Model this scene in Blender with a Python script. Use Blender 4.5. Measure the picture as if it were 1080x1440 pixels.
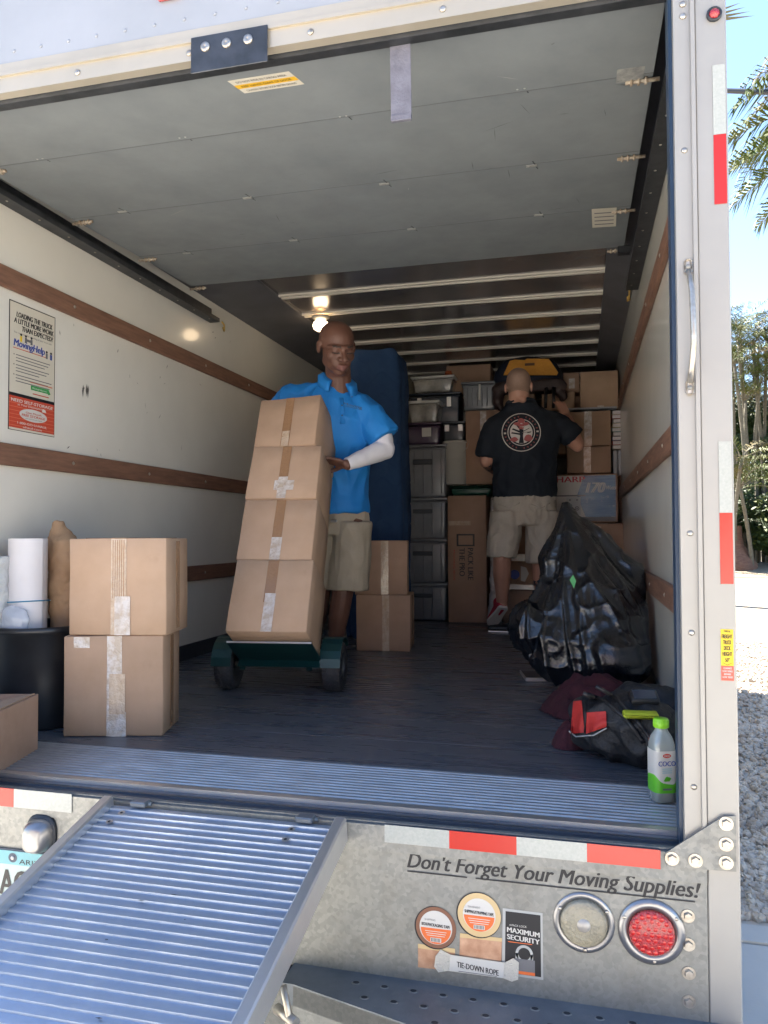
import bpy, bmesh, math, random
from mathutils import Vector as V, Matrix, noise
from mathutils.bvhtree import BVHTree
for o in list(bpy.data.objects): bpy.data.objects.remove(o)
S = bpy.context.scene
C = S.collection
R = math.radians
# ------------------------------------------------------------------ camera, sky, sun, exposure
CAMZ = 1.574; DECK = CAMZ - 0.70; FPX = 1082.0
YAW, PITCH, ROLL = R(14.3), R(1.69), 0.0032
_f0 = V((-math.sin(YAW), math.cos(YAW), 0)); _r0 = V((math.cos(YAW), math.sin(YAW), 0)); _u0 = V((0, 0, 1))
CF = (_f0 * math.cos(PITCH) + _u0 * math.sin(PITCH)).normalized()
_u1 = _r0.cross(CF).normalized()
CR = _r0 * math.cos(ROLL) - _u1 * math.sin(ROLL); CU = _u1 * math.cos(ROLL) + _r0 * math.sin(ROLL)
CAM = V((0, 0, CAMZ))
cd = bpy.data.cameras.new('camera'); cam = bpy.data.objects.new('camera', cd); C.objects.link(cam)
cam.matrix_world = Matrix(((CR.x, CU.x, -CF.x, 0), (CR.y, CU.y, -CF.y, 0), (CR.z, CU.z, -CF.z, CAMZ), (0, 0, 0, 1)))
cd.sensor_fit = 'VERTICAL'; cd.sensor_height = 36; cd.lens = FPX / 1440 * 36; cd.clip_end = 3000; cd.clip_start = 0.02
S.camera = cam
SUN_EL, SUN_AZ = R(52), R(-52)           # azimuth measured from +Y towards +X: the sun stands ahead of the truck, to the left
w = bpy.data.worlds.new('World'); S.world = w; w.use_nodes = True
nt = w.node_tree; nt.nodes.clear()
sky = nt.nodes.new('ShaderNodeTexSky'); sky.sky_type = 'NISHITA'; sky.sun_disc = False
sky.sun_elevation = SUN_EL; sky.sun_rotation = SUN_AZ; sky.air_density = 0.9; sky.dust_density = 0.2; sky.ozone_density = 2.2
bg = nt.nodes.new('ShaderNodeBackground'); bg.inputs[1].default_value = 0.062
ow = nt.nodes.new('ShaderNodeOutputWorld')
nt.links.new(sky.outputs[0], bg.inputs[0]); nt.links.new(bg.outputs[0], ow.inputs[0])
sl = bpy.data.lights.new('sun', 'SUN'); sl.energy = 4.6; sl.angle = R(0.5); sl.color = (1, 0.93, 0.82)
so = bpy.data.objects.new('sun', sl); C.objects.link(so); so.location = (0, 0, 30)
sd = V((math.sin(SUN_AZ) * math.cos(SUN_EL), math.cos(SUN_AZ) * math.cos(SUN_EL), math.sin(SUN_EL)))
so.rotation_euler = sd.to_track_quat('Z', 'Y').to_euler()
S.view_settings.view_transform = 'Standard'; S.view_settings.look = 'None'; S.view_settings.gamma = 1
S.view_settings.exposure = 2.95
S.cycles.max_bounces = 12; S.cycles.diffuse_bounces = 9; S.cycles.glossy_bounces = 5; S.cycles.sample_clamp_indirect = 10
S.cycles.caustics_reflective = False; S.cycles.caustics_refractive = False
rnd = random.Random(7)

# ------------------------------------------------------------------ geometry helpers
def ray(px, py): return CF + CR * ((px - 540) / FPX) - CU * ((py - 720) / FPX)
def pY(px, py, Y): d = ray(px, py); return CAM + d * (Y / d.y)
def pX(px, py, X): d = ray(px, py); return CAM + d * (X / d.x)
def pZ(px, py, z): d = ray(px, py); return CAM + d * ((z - CAMZ) / d.z)
def q(px, py, F): return CAM + ray(px, py) * F
def ts(hex_): pass

class MB:
    def __init__(s): s.v = []; s.f = []; s.m = []; s.sm = []
    def add(s, vs, fs, m=0, M=None, sm=False):
        b = len(s.v)
        s.v += [tuple(M @ V(p)) if M is not None else tuple(p) for p in vs]
        for f in fs: s.f.append([i + b for i in f]); s.m.append(m); s.sm.append(sm)
        return s
    def box(s, lo, hi, m=0, M=None):
        x0, y0, z0 = lo; x1, y1, z1 = hi
        return s.add([(x0,y0,z0),(x1,y0,z0),(x1,y1,z0),(x0,y1,z0),(x0,y0,z1),(x1,y0,z1),(x1,y1,z1),(x0,y1,z1)],
            [(0,3,2,1),(4,5,6,7),(0,1,5,4),(1,2,6,5),(2,3,7,6),(3,0,4,7)], m, M)
    def rbox(s, lo, hi, bev=0.004, m=0, M=None, seg=1, jit=0, taper=0, cuts=0):
        bm = bmesh.new(); bmesh.ops.create_cube(bm, size=1)
        sx, sy, sz = [hi[i] - lo[i] for i in range(3)]; c = [(hi[i] + lo[i]) / 2 for i in range(3)]
        for v in bm.verts:
            k = 1 - (taper if v.co.z < 0 else 0)
            v.co = V((v.co.x * sx * k, v.co.y * sy * k, v.co.z * sz))
        if cuts: bmesh.ops.subdivide_edges(bm, edges=bm.edges[:], cuts=cuts, use_grid_fill=True)
        if jit:
            sd_ = rnd.random() * 50
            for v in bm.verts: v.co += noise.noise_vector(v.co * 5 + V((sd_, 0, 0))) * jit
        if bev:
            eds = [e for e in bm.edges if len(e.link_faces) == 2 and e.calc_face_angle() > 0.6]
            bmesh.ops.bevel(bm, geom=eds, offset=bev, segments=seg, affect='EDGES', profile=0.5)
        bm.normal_update(); bm.verts.index_update()
        s.add([v.co + V(c) for v in bm.verts], [[v.index for v in f.verts] for f in bm.faces], m, M, seg > 1 or cuts > 0)
        bm.free(); return s
    def cyl(s, p0, p1, r0, r1=None, n=20, m=0, cap=True, sm=True):
        return s.tube([p0, p1], [r0, r0 if r1 is None else r1], n, m, cap, sm)
    def tube(s, pts, rs, n=10, m=0, cap=True, sm=True, flat=None):
        pts = [V(p) for p in pts]
        if not hasattr(rs, '__len__'): rs = [rs] * len(pts)
        vs = []; fs = []; ref = None
        for i, p in enumerate(pts):
            t = (pts[min(i + 1, len(pts) - 1)] - pts[max(i - 1, 0)])
            t = t.normalized() if t.length > 1e-9 else V((0, 0, 1))
            if ref is None: ref = V((0, 0, 1)) if abs(t.z) < 0.9 else V((1, 0, 0))
            a = (ref - t * ref.dot(t)).normalized(); b = t.cross(a); ref = a
            for k in range(n):
                an = 2 * math.pi * k / n
                vs.append(p + (a * math.cos(an) + b * math.sin(an) * (flat or 1)) * rs[i])
        for i in range(len(pts) - 1):
            for k in range(n):
                k2 = (k + 1) % n; fs.append((i*n+k, i*n+k2, (i+1)*n+k2, (i+1)*n+k))
        s.add(vs, fs, m, None, sm)
        if cap:
            b0 = len(s.v) - len(vs)
            s.f.append([b0 + k for k in range(n)][::-1]); s.m.append(m); s.sm.append(False)
            s.f.append([b0 + (len(pts)-1)*n + k for k in range(n)]); s.m.append(m); s.sm.append(False)
        return s
    def lathe(s, prof, M=None, n=28, m=0, sm=True):
        vs = [(r * math.cos(2*math.pi*k/n), r * math.sin(2*math.pi*k/n), z) for r, z in prof for k in range(n)]
        fs = [(i*n+k, i*n+(k+1)%n, (i+1)*n+(k+1)%n, (i+1)*n+k) for i in range(len(prof)-1) for k in range(n)]
        return s.add(vs, fs, m, M, sm)
    def prism(s, pts, N, th, m=0):
        pts = [V(p) for p in pts]; N = V(N).normalized() * th; n = len(pts)
        return s.add(pts + [p + N for p in pts], [list(range(n))[::-1], [i + n for i in range(n)]] + [(i, (i+1) % n, (i+1) % n + n, i + n) for i in range(n)], m)
    def ell(s, c, r, M=None, nu=20, nv=12, m=0):
        vs = []; fs = []
        for i in range(nv + 1):
            th = math.pi * i / nv
            for k in range(nu):
                ph = 2 * math.pi * k / nu
                vs.append((c[0] + r[0]*math.sin(th)*math.cos(ph), c[1] + r[1]*math.sin(th)*math.sin(ph), c[2] + r[2]*math.cos(th)))
        for i in range(nv):
            for k in range(nu):
                k2 = (k+1) % nu; fs.append((i*nu+k, (i+1)*nu+k, (i+1)*nu+k2, i*nu+k2))
        return s.add(vs, fs, m, M, True)
    def limb(s, pts, rs, m=0, n=14):
        pts = [V(p) for p in pts]
        for p, r in zip(pts, rs): s.ell(p, (r, r, r), None, n, 8, m)
        for i in range(len(pts) - 1): s.tube([pts[i], pts[i+1]], [rs[i], rs[i+1]], n, m)
        return s
    def loft(s, rings, n=28, m=0, cap=True, pw=1.0):
        vs = []; fs = []
        for c, ux, uy in rings:
            for k in range(n):
                a = 2*math.pi*k/n; ca, sa = math.cos(a), math.sin(a)
                ca = math.copysign(abs(ca)**pw, ca); sa = math.copysign(abs(sa)**pw, sa)
                vs.append(V(c) + V(ux)*ca + V(uy)*sa)
        for i in range(len(rings)-1):
            for k in range(n):
                k2 = (k+1) % n; fs.append((i*n+k, i*n+k2, (i+1)*n+k2, (i+1)*n+k))
        if cap: fs.append(list(range(n))[::-1]); fs.append([(len(rings)-1)*n+k for k in range(n)])
        return s.add(vs, fs, m, None, True)
    def disc(s, c, U, W, r, n=24, m=0, r2=None):
        c, U, W = V(c), V(U), V(W)
        return s.add([c + U*math.cos(2*math.pi*k/n)*r + W*math.sin(2*math.pi*k/n)*(r2 or r) for k in range(n)], [list(range(n))], m)
    def mesh(s, name):
        me = bpy.data.meshes.new(name); me.from_pydata(s.v, [], s.f)
        for i, p in enumerate(me.polygons): p.material_index = s.m[i]; p.use_smooth = s.sm[i]
        return me
    def build(s, name, mats, parent=None, world=True, fixn=True, **tg):
        me = s.mesh(name)
        if fixn:
            bm = bmesh.new(); bm.from_mesh(me); bmesh.ops.recalc_face_normals(bm, faces=bm.faces[:]); bm.to_mesh(me); bm.free()
        return link(name, me, mats, parent, world, **tg)

WM = {}
def wmat(o):
    M = Matrix.LocRotScale(o.location, o.rotation_euler, o.scale)
    return wmat(o.parent) @ M if o.parent else M
def link(name, me, mats, parent=None, world=True, **tg):
    ix = [p.material_index for p in me.polygons]; me.materials.clear()
    for m in (mats if isinstance(mats, (list, tuple)) else [mats]): me.materials.append(m)
    for p, i in zip(me.polygons, ix): p.material_index = i
    o = bpy.data.objects.new(name, me); C.objects.link(o)
    if parent is not None:
        if world: me.transform(wmat(parent).inverted())
        o.parent = parent
    elif world:                                   # give a lone mesh its own base as origin
        xs = [v.co for v in me.vertices]
        if xs and not tg.get('kind'):
            c = V((sum(p.x for p in xs)/len(xs), sum(p.y for p in xs)/len(xs), min(p.z for p in xs)))
            me.transform(Matrix.Translation(-c)); o.location = c
    tag(o, **tg); return o
def tag(o, label=None, cat=None, group=None, kind=None):
    if label: o['label'] = label
    if cat: o['category'] = cat
    if group: o['group'] = group
    if kind: o['kind'] = kind
    return o
def thing(name, label, cat, loc=(0,0,0), rz=0, group=None):
    o = bpy.data.objects.new(name, None); C.objects.link(o); o.location = loc; o.rotation_euler = (0, 0, rz)
    return tag(o, label, cat, group)
def fuse(mb, name, mats, parent=None, voxel=0.006, smooth=4, disp=None, fmat=None, soft=None, **tg):
    me = mb.mesh(name + '_src'); o = bpy.data.objects.new('tmp', me); C.objects.link(o)
    r = o.modifiers.new('r', 'REMESH'); r.mode = 'VOXEL'; r.voxel_size = voxel
    if smooth: sm = o.modifiers.new('s', 'SMOOTH'); sm.factor = 0.5; sm.iterations = smooth
    dg = bpy.context.evaluated_depsgraph_get(); me2 = bpy.data.meshes.new_from_object(o.evaluated_get(dg))
    bpy.data.objects.remove(o); bpy.data.meshes.remove(me)
    if soft:                       # extra relaxation inside a ball (faces)
        c0, r0, it = soft; bm = bmesh.new(); bm.from_mesh(me2)
        vs = [v for v in bm.verts if (v.co - c0).length < r0]; nb = {v: [e.other_vert(v) for e in v.link_edges] for v in vs}
        for _ in range(it):
            new = {v: v.co.lerp(sum((n_.co for n_ in nb[v]), V((0,0,0))) / len(nb[v]), .6) for v in vs}
            for v, c_ in new.items(): v.co = c_
        bm.to_mesh(me2); bm.free()
    if disp:
        nn = [v.normal.copy() for v in me2.vertices]
        for v, n_ in zip(me2.vertices, nn): v.co = v.co + n_ * disp(v.co, n_)
    for p in me2.polygons:
        p.use_smooth = True; p.material_index = fmat(p.center) if fmat else 0
    me2.name = name
    return link(name, me2, mats, parent, True, **tg)
_tc = {}
def textmesh(st, off=0.0):
    k = (st, off)
    if k not in _tc:
        cu = bpy.data.curves.new('t', 'FONT'); cu.body = st; cu.size = 1; cu.offset = off; cu.resolution_u = 3
        o = bpy.data.objects.new('t', cu); C.objects.link(o)
        me = bpy.data.meshes.new_from_object(o.evaluated_get(bpy.context.evaluated_depsgraph_get()))
        vs = [v.co.copy() for v in me.vertices]; fs = [list(p.vertices) for p in me.polygons]
        bpy.data.objects.remove(o); bpy.data.curves.remove(cu); bpy.data.meshes.remove(me)
        _tc[k] = (vs, fs)
    return _tc[k]
class Flat:                       # a flat printed sheet: everything on it is laid in its own plane at its real place
    def __init__(s, O, U, W, N, mb=None): s.O, s.U, s.W, s.N = V(O), V(U).normalized(), V(W).normalized(), V(N).normalized(); s.b = mb or MB()
    def P(s, u, w, h=0): return s.O + s.U*u + s.W*w + s.N*h
    def rect(s, u0, w0, u1, w1, m=0, h=0.0005):
        s.b.prism([s.P(u0,w0), s.P(u1,w0), s.P(u1,w1), s.P(u0,w1)], s.N, h, m); return s
    def sheet(s, u0, w0, u1, w1, m, h): s.b.add([s.P(u0,w0,h), s.P(u1,w0,h), s.P(u1,w1,h), s.P(u0,w1,h)], [(0,1,2,3)], m); return s
    def poly(s, pts, m, h): s.b.add([s.P(u,w_,h) for u, w_ in pts], [list(range(len(pts)))], m); return s
    def ell(s, u, w_, r, r2=None, m=0, h=0.001, n=28): return s.poly([(u+r*math.cos(2*math.pi*k/n), w_+(r2 or r)*math.sin(2*math.pi*k/n)) for k in range(n)], m, h)
    def ring(s, u, w_, r0, r1, m=0, h=0.001, n=40, ar=1):
        a = [(math.cos(2*math.pi*k/n), math.sin(2*math.pi*k/n)*ar) for k in range(n)]
        s.b.add([s.P(u+r0*x, w_+r0*y, h) for x, y in a] + [s.P(u+r1*x, w_+r1*y, h) for x, y in a], [(k, (k+1)%n, (k+1)%n+n, k+n) for k in range(n)], m); return s
    def text(s, st, u, w_, hgt, width=None, m=0, h=0.001, off=0.0, shear=0.0, al='l', slope=0.0):
        vs, fs = textmesh(st, 0)
        if not vs: return s
        x0 = min(v.x for v in vs); x1 = max(v.x for v in vs)
        ky = hgt / 0.73; kx = (width / (x1 - x0)) if width else ky
        W_ = (x1 - x0) * kx; du = {'l': 0, 'c': -W_/2, 'r': -W_}[al]
        bold = off*ky*1.1
        for i_, sh_ in enumerate((-bold, bold) if bold else (0,)):     # bold: the same glyphs twice, a hair apart
            s.b.add([s.P(u + du + sh_ + (v.x-x0)*kx + v.y*ky*shear, w_ + v.y*ky + ((v.x-x0)*kx)*slope, h + .00018*i_) for v in vs], fs, m)
        return s

# ------------------------------------------------------------------ materials
def pm(name, col, rough=0.6, metal=0.0, col2=None, nscale=6, nlo=0.35, nhi=0.7, stretch=(1,1,1), bump=0.0, bscale=40, bstretch=(1,1,1),
       coat=0.0, coatr=0.08, alpha=1.0, trans=0.0, spec=0.5, emit=None, estr=0, rvar=0.0, col3=None, n3=25, lo3=0.62, hi3=0.7, sheen=0, vor=False):
    m = bpy.data.materials.new(name); m.use_nodes = True; t = m.node_tree; b = t.nodes['Principled BSDF']
    b.inputs['Base Color'].default_value = (*col, 1); b.inputs['Roughness'].default_value = rough; b.inputs['Metallic'].default_value = metal
    b.inputs['Coat Weight'].default_value = coat; b.inputs['Coat Roughness'].default_value = coatr; b.inputs['Alpha'].default_value = alpha
    b.inputs['Transmission Weight'].default_value = trans; b.inputs['Specular IOR Level'].default_value = spec
    b.inputs['Sheen Weight'].default_value = sheen
    if emit: b.inputs['Emission Color'].default_value = (*emit, 1); b.inputs['Emission Strength'].default_value = estr
    tc = t.nodes.new('ShaderNodeTexCoord')
    def nz(scale, st, det=6, ro=0.6):
        mp = t.nodes.new('ShaderNodeMapping'); mp.inputs['Scale'].default_value = st; t.links.new(tc.outputs['Object'], mp.inputs['Vector'])
        if vor and st == stretch:
            n = t.nodes.new('ShaderNodeTexVoronoi'); n.inputs['Scale'].default_value = scale; t.links.new(mp.outputs[0], n.inputs['Vector']); 
            sp = t.nodes.new('ShaderNodeSeparateColor'); t.links.new(n.outputs['Color'], sp.inputs[0]); return sp.outputs[0]
        n = t.nodes.new('ShaderNodeTexNoise'); n.inputs['Scale'].default_value = scale; n.inputs['Detail'].default_value = det; n.inputs['Roughness'].default_value = ro
        t.links.new(mp.outputs[0], n.inputs['Vector']); return n.outputs['Fac']
    def ramp(src, lo, hi):
        r = t.nodes.new('ShaderNodeMapRange'); r.inputs['From Min'].default_value = lo; r.inputs['From Max'].default_value = hi; t.links.new(src, r.inputs['Value']); return r.outputs[0]
    def mix(fac, a, c):
        x = t.nodes.new('ShaderNodeMix'); x.data_type = 'RGBA'; t.links.new(fac, x.inputs[0])
        if isinstance(a, tuple): x.inputs[6].default_value = (*a, 1)
        else: t.links.new(a, x.inputs[6])
        x.inputs[7].default_value = (*c, 1); return x.outputs[2]
    out = None
    if col2:
        f = ramp(nz(nscale, stretch), nlo, nhi); out = mix(f, col, col2)
        if rvar:
            r = t.nodes.new('ShaderNodeMapRange'); r.inputs['To Min'].default_value = rough; r.inputs['To Max'].default_value = rough + rvar
            t.links.new(f, r.inputs['Value']); t.links.new(r.outputs[0], b.inputs['Roughness'])
    if col3: out = mix(ramp(nz(n3, (1, 1, 1.01), 8, 0.7), lo3, hi3), out if out else col, col3)
    if out: t.links.new(out, b.inputs['Base Color'])
    if bump:
        bp = t.nodes.new('ShaderNodeBump'); bp.inputs['Strength'].default_value = min(1, bump); bp.inputs['Distance'].default_value = 0.01
        t.links.new(nz(bscale, bstretch), bp.inputs['Height']); t.links.new(bp.outputs[0], b.inputs['Normal'])
    return m
M = {}
M['card'] = pm('cardboard', (.42,.285,.195), .85, col2=(.37,.25,.165), nscale=9, col3=(.27,.16,.095), n3=2.6, lo3=.56, hi3=.80, bump=.12, bscale=160, bstretch=(6,6,.6))
M['card2'] = pm('cardboard_pale', (.47,.325,.225), .85, col2=(.42,.285,.19), nscale=7, col3=(.33,.20,.12), n3=2.4, lo3=.56, hi3=.80, bump=.12, bscale=160, bstretch=(6,6,.6))
M['card3'] = pm('cardboard_brown', (.40,.26,.185), .85, col2=(.35,.225,.155), nscale=8, col3=(.28,.165,.11), n3=2.8, lo3=.56, hi3=.80, bump=.12, bscale=160, bstretch=(6,6,.6))
M['seam'] = pm('cardboard_edge', (.13,.075,.04), .9)
M['tape'] = pm('packing_tape', (.47,.34,.23), .14, col2=(.58,.47,.37), nscale=24, bump=.9, bscale=60, coat=.5)
M['tapebrown'] = pm('brown_tape', (.30,.17,.09), .22, bump=.4, bscale=50, coat=.4)
M['tapelight'] = pm('clear_tape', (.50,.41,.33), .10, col2=(.66,.62,.60), nscale=22, nlo=.42, nhi=.6, bump=.9, bscale=80, coat=.6)
M['paper'] = pm('paper', (.68,.66,.67), .7, col2=(.74,.72,.74), bump=.1, bscale=10)
M['kraft'] = pm('kraft_paper', (.40,.26,.15), .8, col2=(.33,.2,.11), bump=.6, bscale=14)
M['white'] = pm('print_white', (.60,.59,.56), .45)
M['cream'] = pm('print_cream', (.62,.58,.49), .5)
M['ink'] = pm('print_black', (.015,.015,.018), .5)
M['greyink'] = pm('print_grey', (.16,.16,.17), .5)
M['red'] = pm('print_red', (.55,.05,.03), .45)
M['orange'] = pm('print_orange', (.75,.16,.04), .45)
M['blue'] = pm('print_blue', (.03,.07,.35), .45)
M['green'] = pm('print_green', (.06,.35,.10), .45)
M['yellow'] = pm('print_yellow', (.80,.55,.02), .45)
M['pink'] = pm('print_pink', (.62,.28,.26), .6)
M['retrored'] = pm('reflector_red', (.50,.014,.004), .3, coat=.3, spec=.6)
M['retrowhite'] = pm('reflector_white', (.42,.43,.40), .3, col2=(.35,.37,.34), nscale=160, coat=.3)
M['galv'] = pm('galvanised_steel', (.29,.29,.272), .45, .45, col2=(.24,.243,.23), nscale=115, nlo=0, nhi=1, vor=True, rvar=.15, bump=.05, bscale=30, col3=(.155,.145,.125), n3=7, lo3=.50, hi3=.9)
M['galvdark'] = pm('worn_steel_plate', (.24,.26,.28), .45, .4, col2=(.15,.165,.18), nscale=5, bump=.15, bscale=60, col3=(.35,.34,.31), n3=40, lo3=.68, hi3=.75)
M['alu'] = pm('aluminium', (.70,.70,.70), .34, .85, col2=(.58,.58,.58), nscale=4, bump=.05, bscale=30, rvar=.12)
M['aluramp'] = pm('ramp_aluminium', (.48,.56,.68), .36, .75, col2=(.39,.46,.57), nscale=8, bump=.08, bscale=40, rvar=.12, col3=(.33,.33,.33), n3=30, lo3=.7, hi3=.78)
M['postpaint'] = pm('post_aluminium', (.36,.348,.325), .42, .25, col2=(.33,.318,.295), nscale=3, bump=.03, bscale=20, col3=(.42,.38,.33), n3=26, lo3=.72, hi3=.78)
M['headpaint'] = pm('white_painted_metal', (.31,.33,.37), .35, col2=(.28,.30,.335), nscale=4, spec=.5)
M['wall'] = pm('fibreglass_wall', (.78,.76,.70), .26, col2=(.72,.705,.65), nscale=2.2, coat=.5, coatr=.07, bump=.015, bscale=5, col3=(.33,.32,.30), n3=13, lo3=.70, hi3=.78)
M['kick'] = pm('dark_kick_plate', (.055,.06,.07), .35, .3, col2=(.09,.09,.1), nscale=12)
M['rail'] = pm('wood_slat', (.25,.13,.085), .65, col2=(.15,.078,.052), nscale=7, stretch=(9,.9,9), bump=.2, bscale=40, bstretch=(6,.5,6))
M['floor'] = pm('laminated_floor', (.088,.095,.112), .22, col2=(.108,.114,.130), nscale=5, stretch=(.5,7,1), rvar=.18, bump=.05, bscale=24, bstretch=(.6,5,1), col3=(.20,.19,.19), n3=30, lo3=.72, hi3=.8)
M['door'] = pm('painted_door_panel', (.225,.245,.255), .40, col2=(.18,.198,.21), nscale=3.5, bump=.04, bscale=12, rvar=.15, col3=(.07,.07,.07), n3=12, lo3=.70, hi3=.76)
M['dark'] = pm('dark_rubber', (.025,.03,.038), .45)
M['navy'] = pm('blue_gasket', (.022,.045,.085), .35)
M['darkmetal'] = pm('dark_metal', (.075,.08,.09), .4, .6, col2=(.04,.045,.05), nscale=14)
M['roof'] = pm('mirror_roof_sheet', (.34,.31,.30), .22, .6, col2=(.19,.185,.20), nscale=3, bump=.12, bscale=4)
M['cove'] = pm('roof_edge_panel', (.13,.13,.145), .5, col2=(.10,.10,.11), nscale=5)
M['bow'] = pm('roof_bow_white', (.74,.70,.62), .4)
M['steel'] = pm('bolt_steel', (.55,.52,.47), .35, .8, col2=(.35,.30,.24), nscale=40)
M['strap'] = pm('grey_strap', (.16,.16,.20), .8, col2=(.11,.11,.14), nscale=30, bump=.4, bscale=120)
M['brass'] = pm('brass_hook', (.55,.36,.10), .35, .8)
M['bulb'] = pm('lit_glass', (.9,.8,.6), .4, emit=(1.0,.74,.46), estr=1.4)
M['lampbase'] = pm('lamp_base', (.42,.40,.37), .4, .3)
M['lensred'] = pm('tail_lens_red', (.42,.008,.010), .12, coat=.8, bump=.9, bscale=95, spec=.8)
M['lensclear'] = pm('reverse_lens', (.36,.33,.24), .2, coat=.5, bump=.6, bscale=70, col2=(.22,.20,.15), nscale=12)
M['black'] = pm('black_plastic', (.012,.013,.016), .35, col2=(.022,.024,.028), nscale=8)
M['bag'] = pm('black_bin_liner', (.006,.007,.010), .17, bump=.85, bscale=16, spec=.7, coat=.2)
M['rubber'] = pm('tyre_rubber', (.028,.028,.032), .6, bump=.6, bscale=70, col2=(.05,.05,.055), nscale=20)
M['greenpaint'] = pm('green_painted_steel', (.005,.040,.042), .38, .2, col2=(.004,.035,.038), nscale=9, col3=(.22,.25,.24), n3=42, lo3=.70, hi3=.74)
M['gravel'] = pm('gravel_stone', (.52,.455,.375), .9, col2=(.32,.27,.215), nscale=1.9, bump=.3, bscale=60, col3=(.58,.53,.46), n3=2.7, lo3=.55, hi3=.7)
M['concrete'] = pm('concrete', (.55,.52,.47), .9, col2=(.48,.455,.41), nscale=2.5, bump=.2, bscale=90)
M['sand'] = pm('sandy_ground', (.30,.245,.17), .95, col2=(.19,.155,.11), nscale=7, bump=.6, bscale=14)
M['soil'] = pm('soil', (.16,.12,.085), .95, col2=(.10,.08,.055), nscale=3, bump=.5, bscale=20)
# ------------------------------------------------------------------ the ground and what lies outside
X0, X1, YR, YE = -2.16, 0.31, 1.84, 9.3
ROOF = CAMZ + 1.47
DP = {}
def build_ground():
    b = MB(); b.add([(-400,-400,-.02),(400,-400,-.02),(400,900,-.02),(-400,900,-.02)], [(0,1,2,3)]); b.build('ground', M['sand'], kind='structure')
    b = MB(); b.box((-14,-16,-.3), (9, 3.25, 0), 0); b.box((.5, 3.262, -.3), (9, 3.40, .006), 0); b.build('driveway', M['concrete'], kind='structure')
    b = MB(); b.add([(-14,3.41,-.012),(7,3.41,-.012),(7,12.3,-.012),(-14,13,-.012)], [(0,1,2,3)]); b.build('gravel_bed', M['gravel'], kind='structure')
    b = MB(); r = random.Random(3)
    ico = bmesh.new(); bmesh.ops.create_icosphere(ico, subdivisions=1, radius=1); iv = [v.co.copy() for v in ico.verts]; fi = [[v.index for v in f.verts] for f in ico.faces]
    for i in range(11000):
        t = r.random() ** 1.5; y = 3.47 + t * 8.8; x = r.uniform(.40, .40 + .1 + .24 * y)
        s_ = r.uniform(.011, .026) * (1 + .03 * y); sh = V((r.uniform(.7,1.3), r.uniform(.7,1.3), r.uniform(.5,.9)))
        Mx = Matrix.Translation((x, y, s_ * .35 - .01)) @ Matrix.Rotation(r.random()*6.3, 4, V((r.random()-.5, r.random()-.5, r.random()-.5)))
        vs = [V((p.x*sh.x, p.y*sh.y, p.z*sh.z)) * s_ * r.uniform(.82, 1.12) for p in iv]
        b.add([Mx @ p for p in vs], fi)
    ico.free()
    b.build('gravel', M['gravel'], kind='stuff', fixn=False, label='loose pale grey gravel beside the truck', cat='gravel')
    # a mound of sunlit sand in front of the hedge
    b = MB(); vs = []; n = 40
    for i in range(n+1):
        for j in range(14):
            x = 4 + i * .45; y = 30 + j * .7; vs.append((x, y, .0 + .55 * max(0, math.sin(math.pi * j / 13)) * (.6 + .4 * noise.noise(V((x*.4, y*.4, 0))))))
    b.add(vs, [(i*14+j, (i+1)*14+j, (i+1)*14+j+1, i*14+j+1) for i in range(n) for j in range(13)], 0, None, True)
    b.build('sand_bank', M['sand'], kind='structure')
build_ground()

# foliage -----------------------------------------------------------
M['leaf'] = pm('palm_leaflet', (.055,.085,.018), .6, col2=(.11,.12,.03), nscale=1.2, nlo=.4, nhi=.65, spec=.3)
M['leafdark'] = pm('dark_leaf', (.020,.042,.010), .6, col2=(.045,.075,.016), nscale=2, spec=.6)
M['leafgold'] = pm('yellowing_leaf', (.15,.125,.045), .6, col2=(.22,.17,.08), nscale=2)
M['trunk'] = pm('palm_trunk_bark', (.16,.14,.10), .85, col2=(.08,.07,.05), nscale=8, stretch=(1,1,5), bump=.5, bscale=20)
M['trunkred'] = pm('ribbed_palm_base', (.20,.11,.075), .9, col2=(.11,.055,.04), nscale=5, stretch=(1,1,4), bump=.6, bscale=18)
def frond(b, base, az, el, L, droop, r, leaf=.45, n=34, m=0, wd=.022, stem=1, dens=1, plume=0):
    p = V(base); d = V((math.cos(az)*math.cos(el), math.sin(az)*math.cos(el), math.sin(el))); pts = [p.copy()]; st = L / n
    side = V((-math.sin(az), math.cos(az), 0))
    for i in range(n):
        t = i / n; e = el - droop * t ** 1.3
        d = V((math.cos(az)*math.cos(e), math.sin(az)*math.cos(e), math.sin(e))); p = p + d * st; pts.append(p.copy())
        if t > .12:
            up = side.cross(d)
            for sgn in (-1, 1):
                for _ in range(dens):
                    ll = leaf * (math.sin(math.pi * min(1, .12 + t * .9)) ** .6) * r.uniform(.75, 1.15)
                    dr = (side * sgn * r.uniform(.55, .95) + d * r.uniform(.35, .8) + up * r.uniform(-.5, .35 if plume else .05)).normalized()
                    k = dr + V((0, 0, -r.uniform(.35, .9) - droop * .35))
                    a = p + d * r.uniform(0, st); m1 = a + dr * ll * .5; e1 = m1 + k.normalized() * ll * .55
                    w_ = d.normalized() * wd
                    b.add([a - w_*.4, a + w_*.4, m1 + w_*.55, m1 - w_*.55, e1], [(0,1,2,3), (3,2,4)], m)
    b.tube(pts[::2], [max(.004, .022 * L / 2.5 * (1 - j / (len(pts[::2])))) for j in range(len(pts[::2]))], 5, stem, False)
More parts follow.
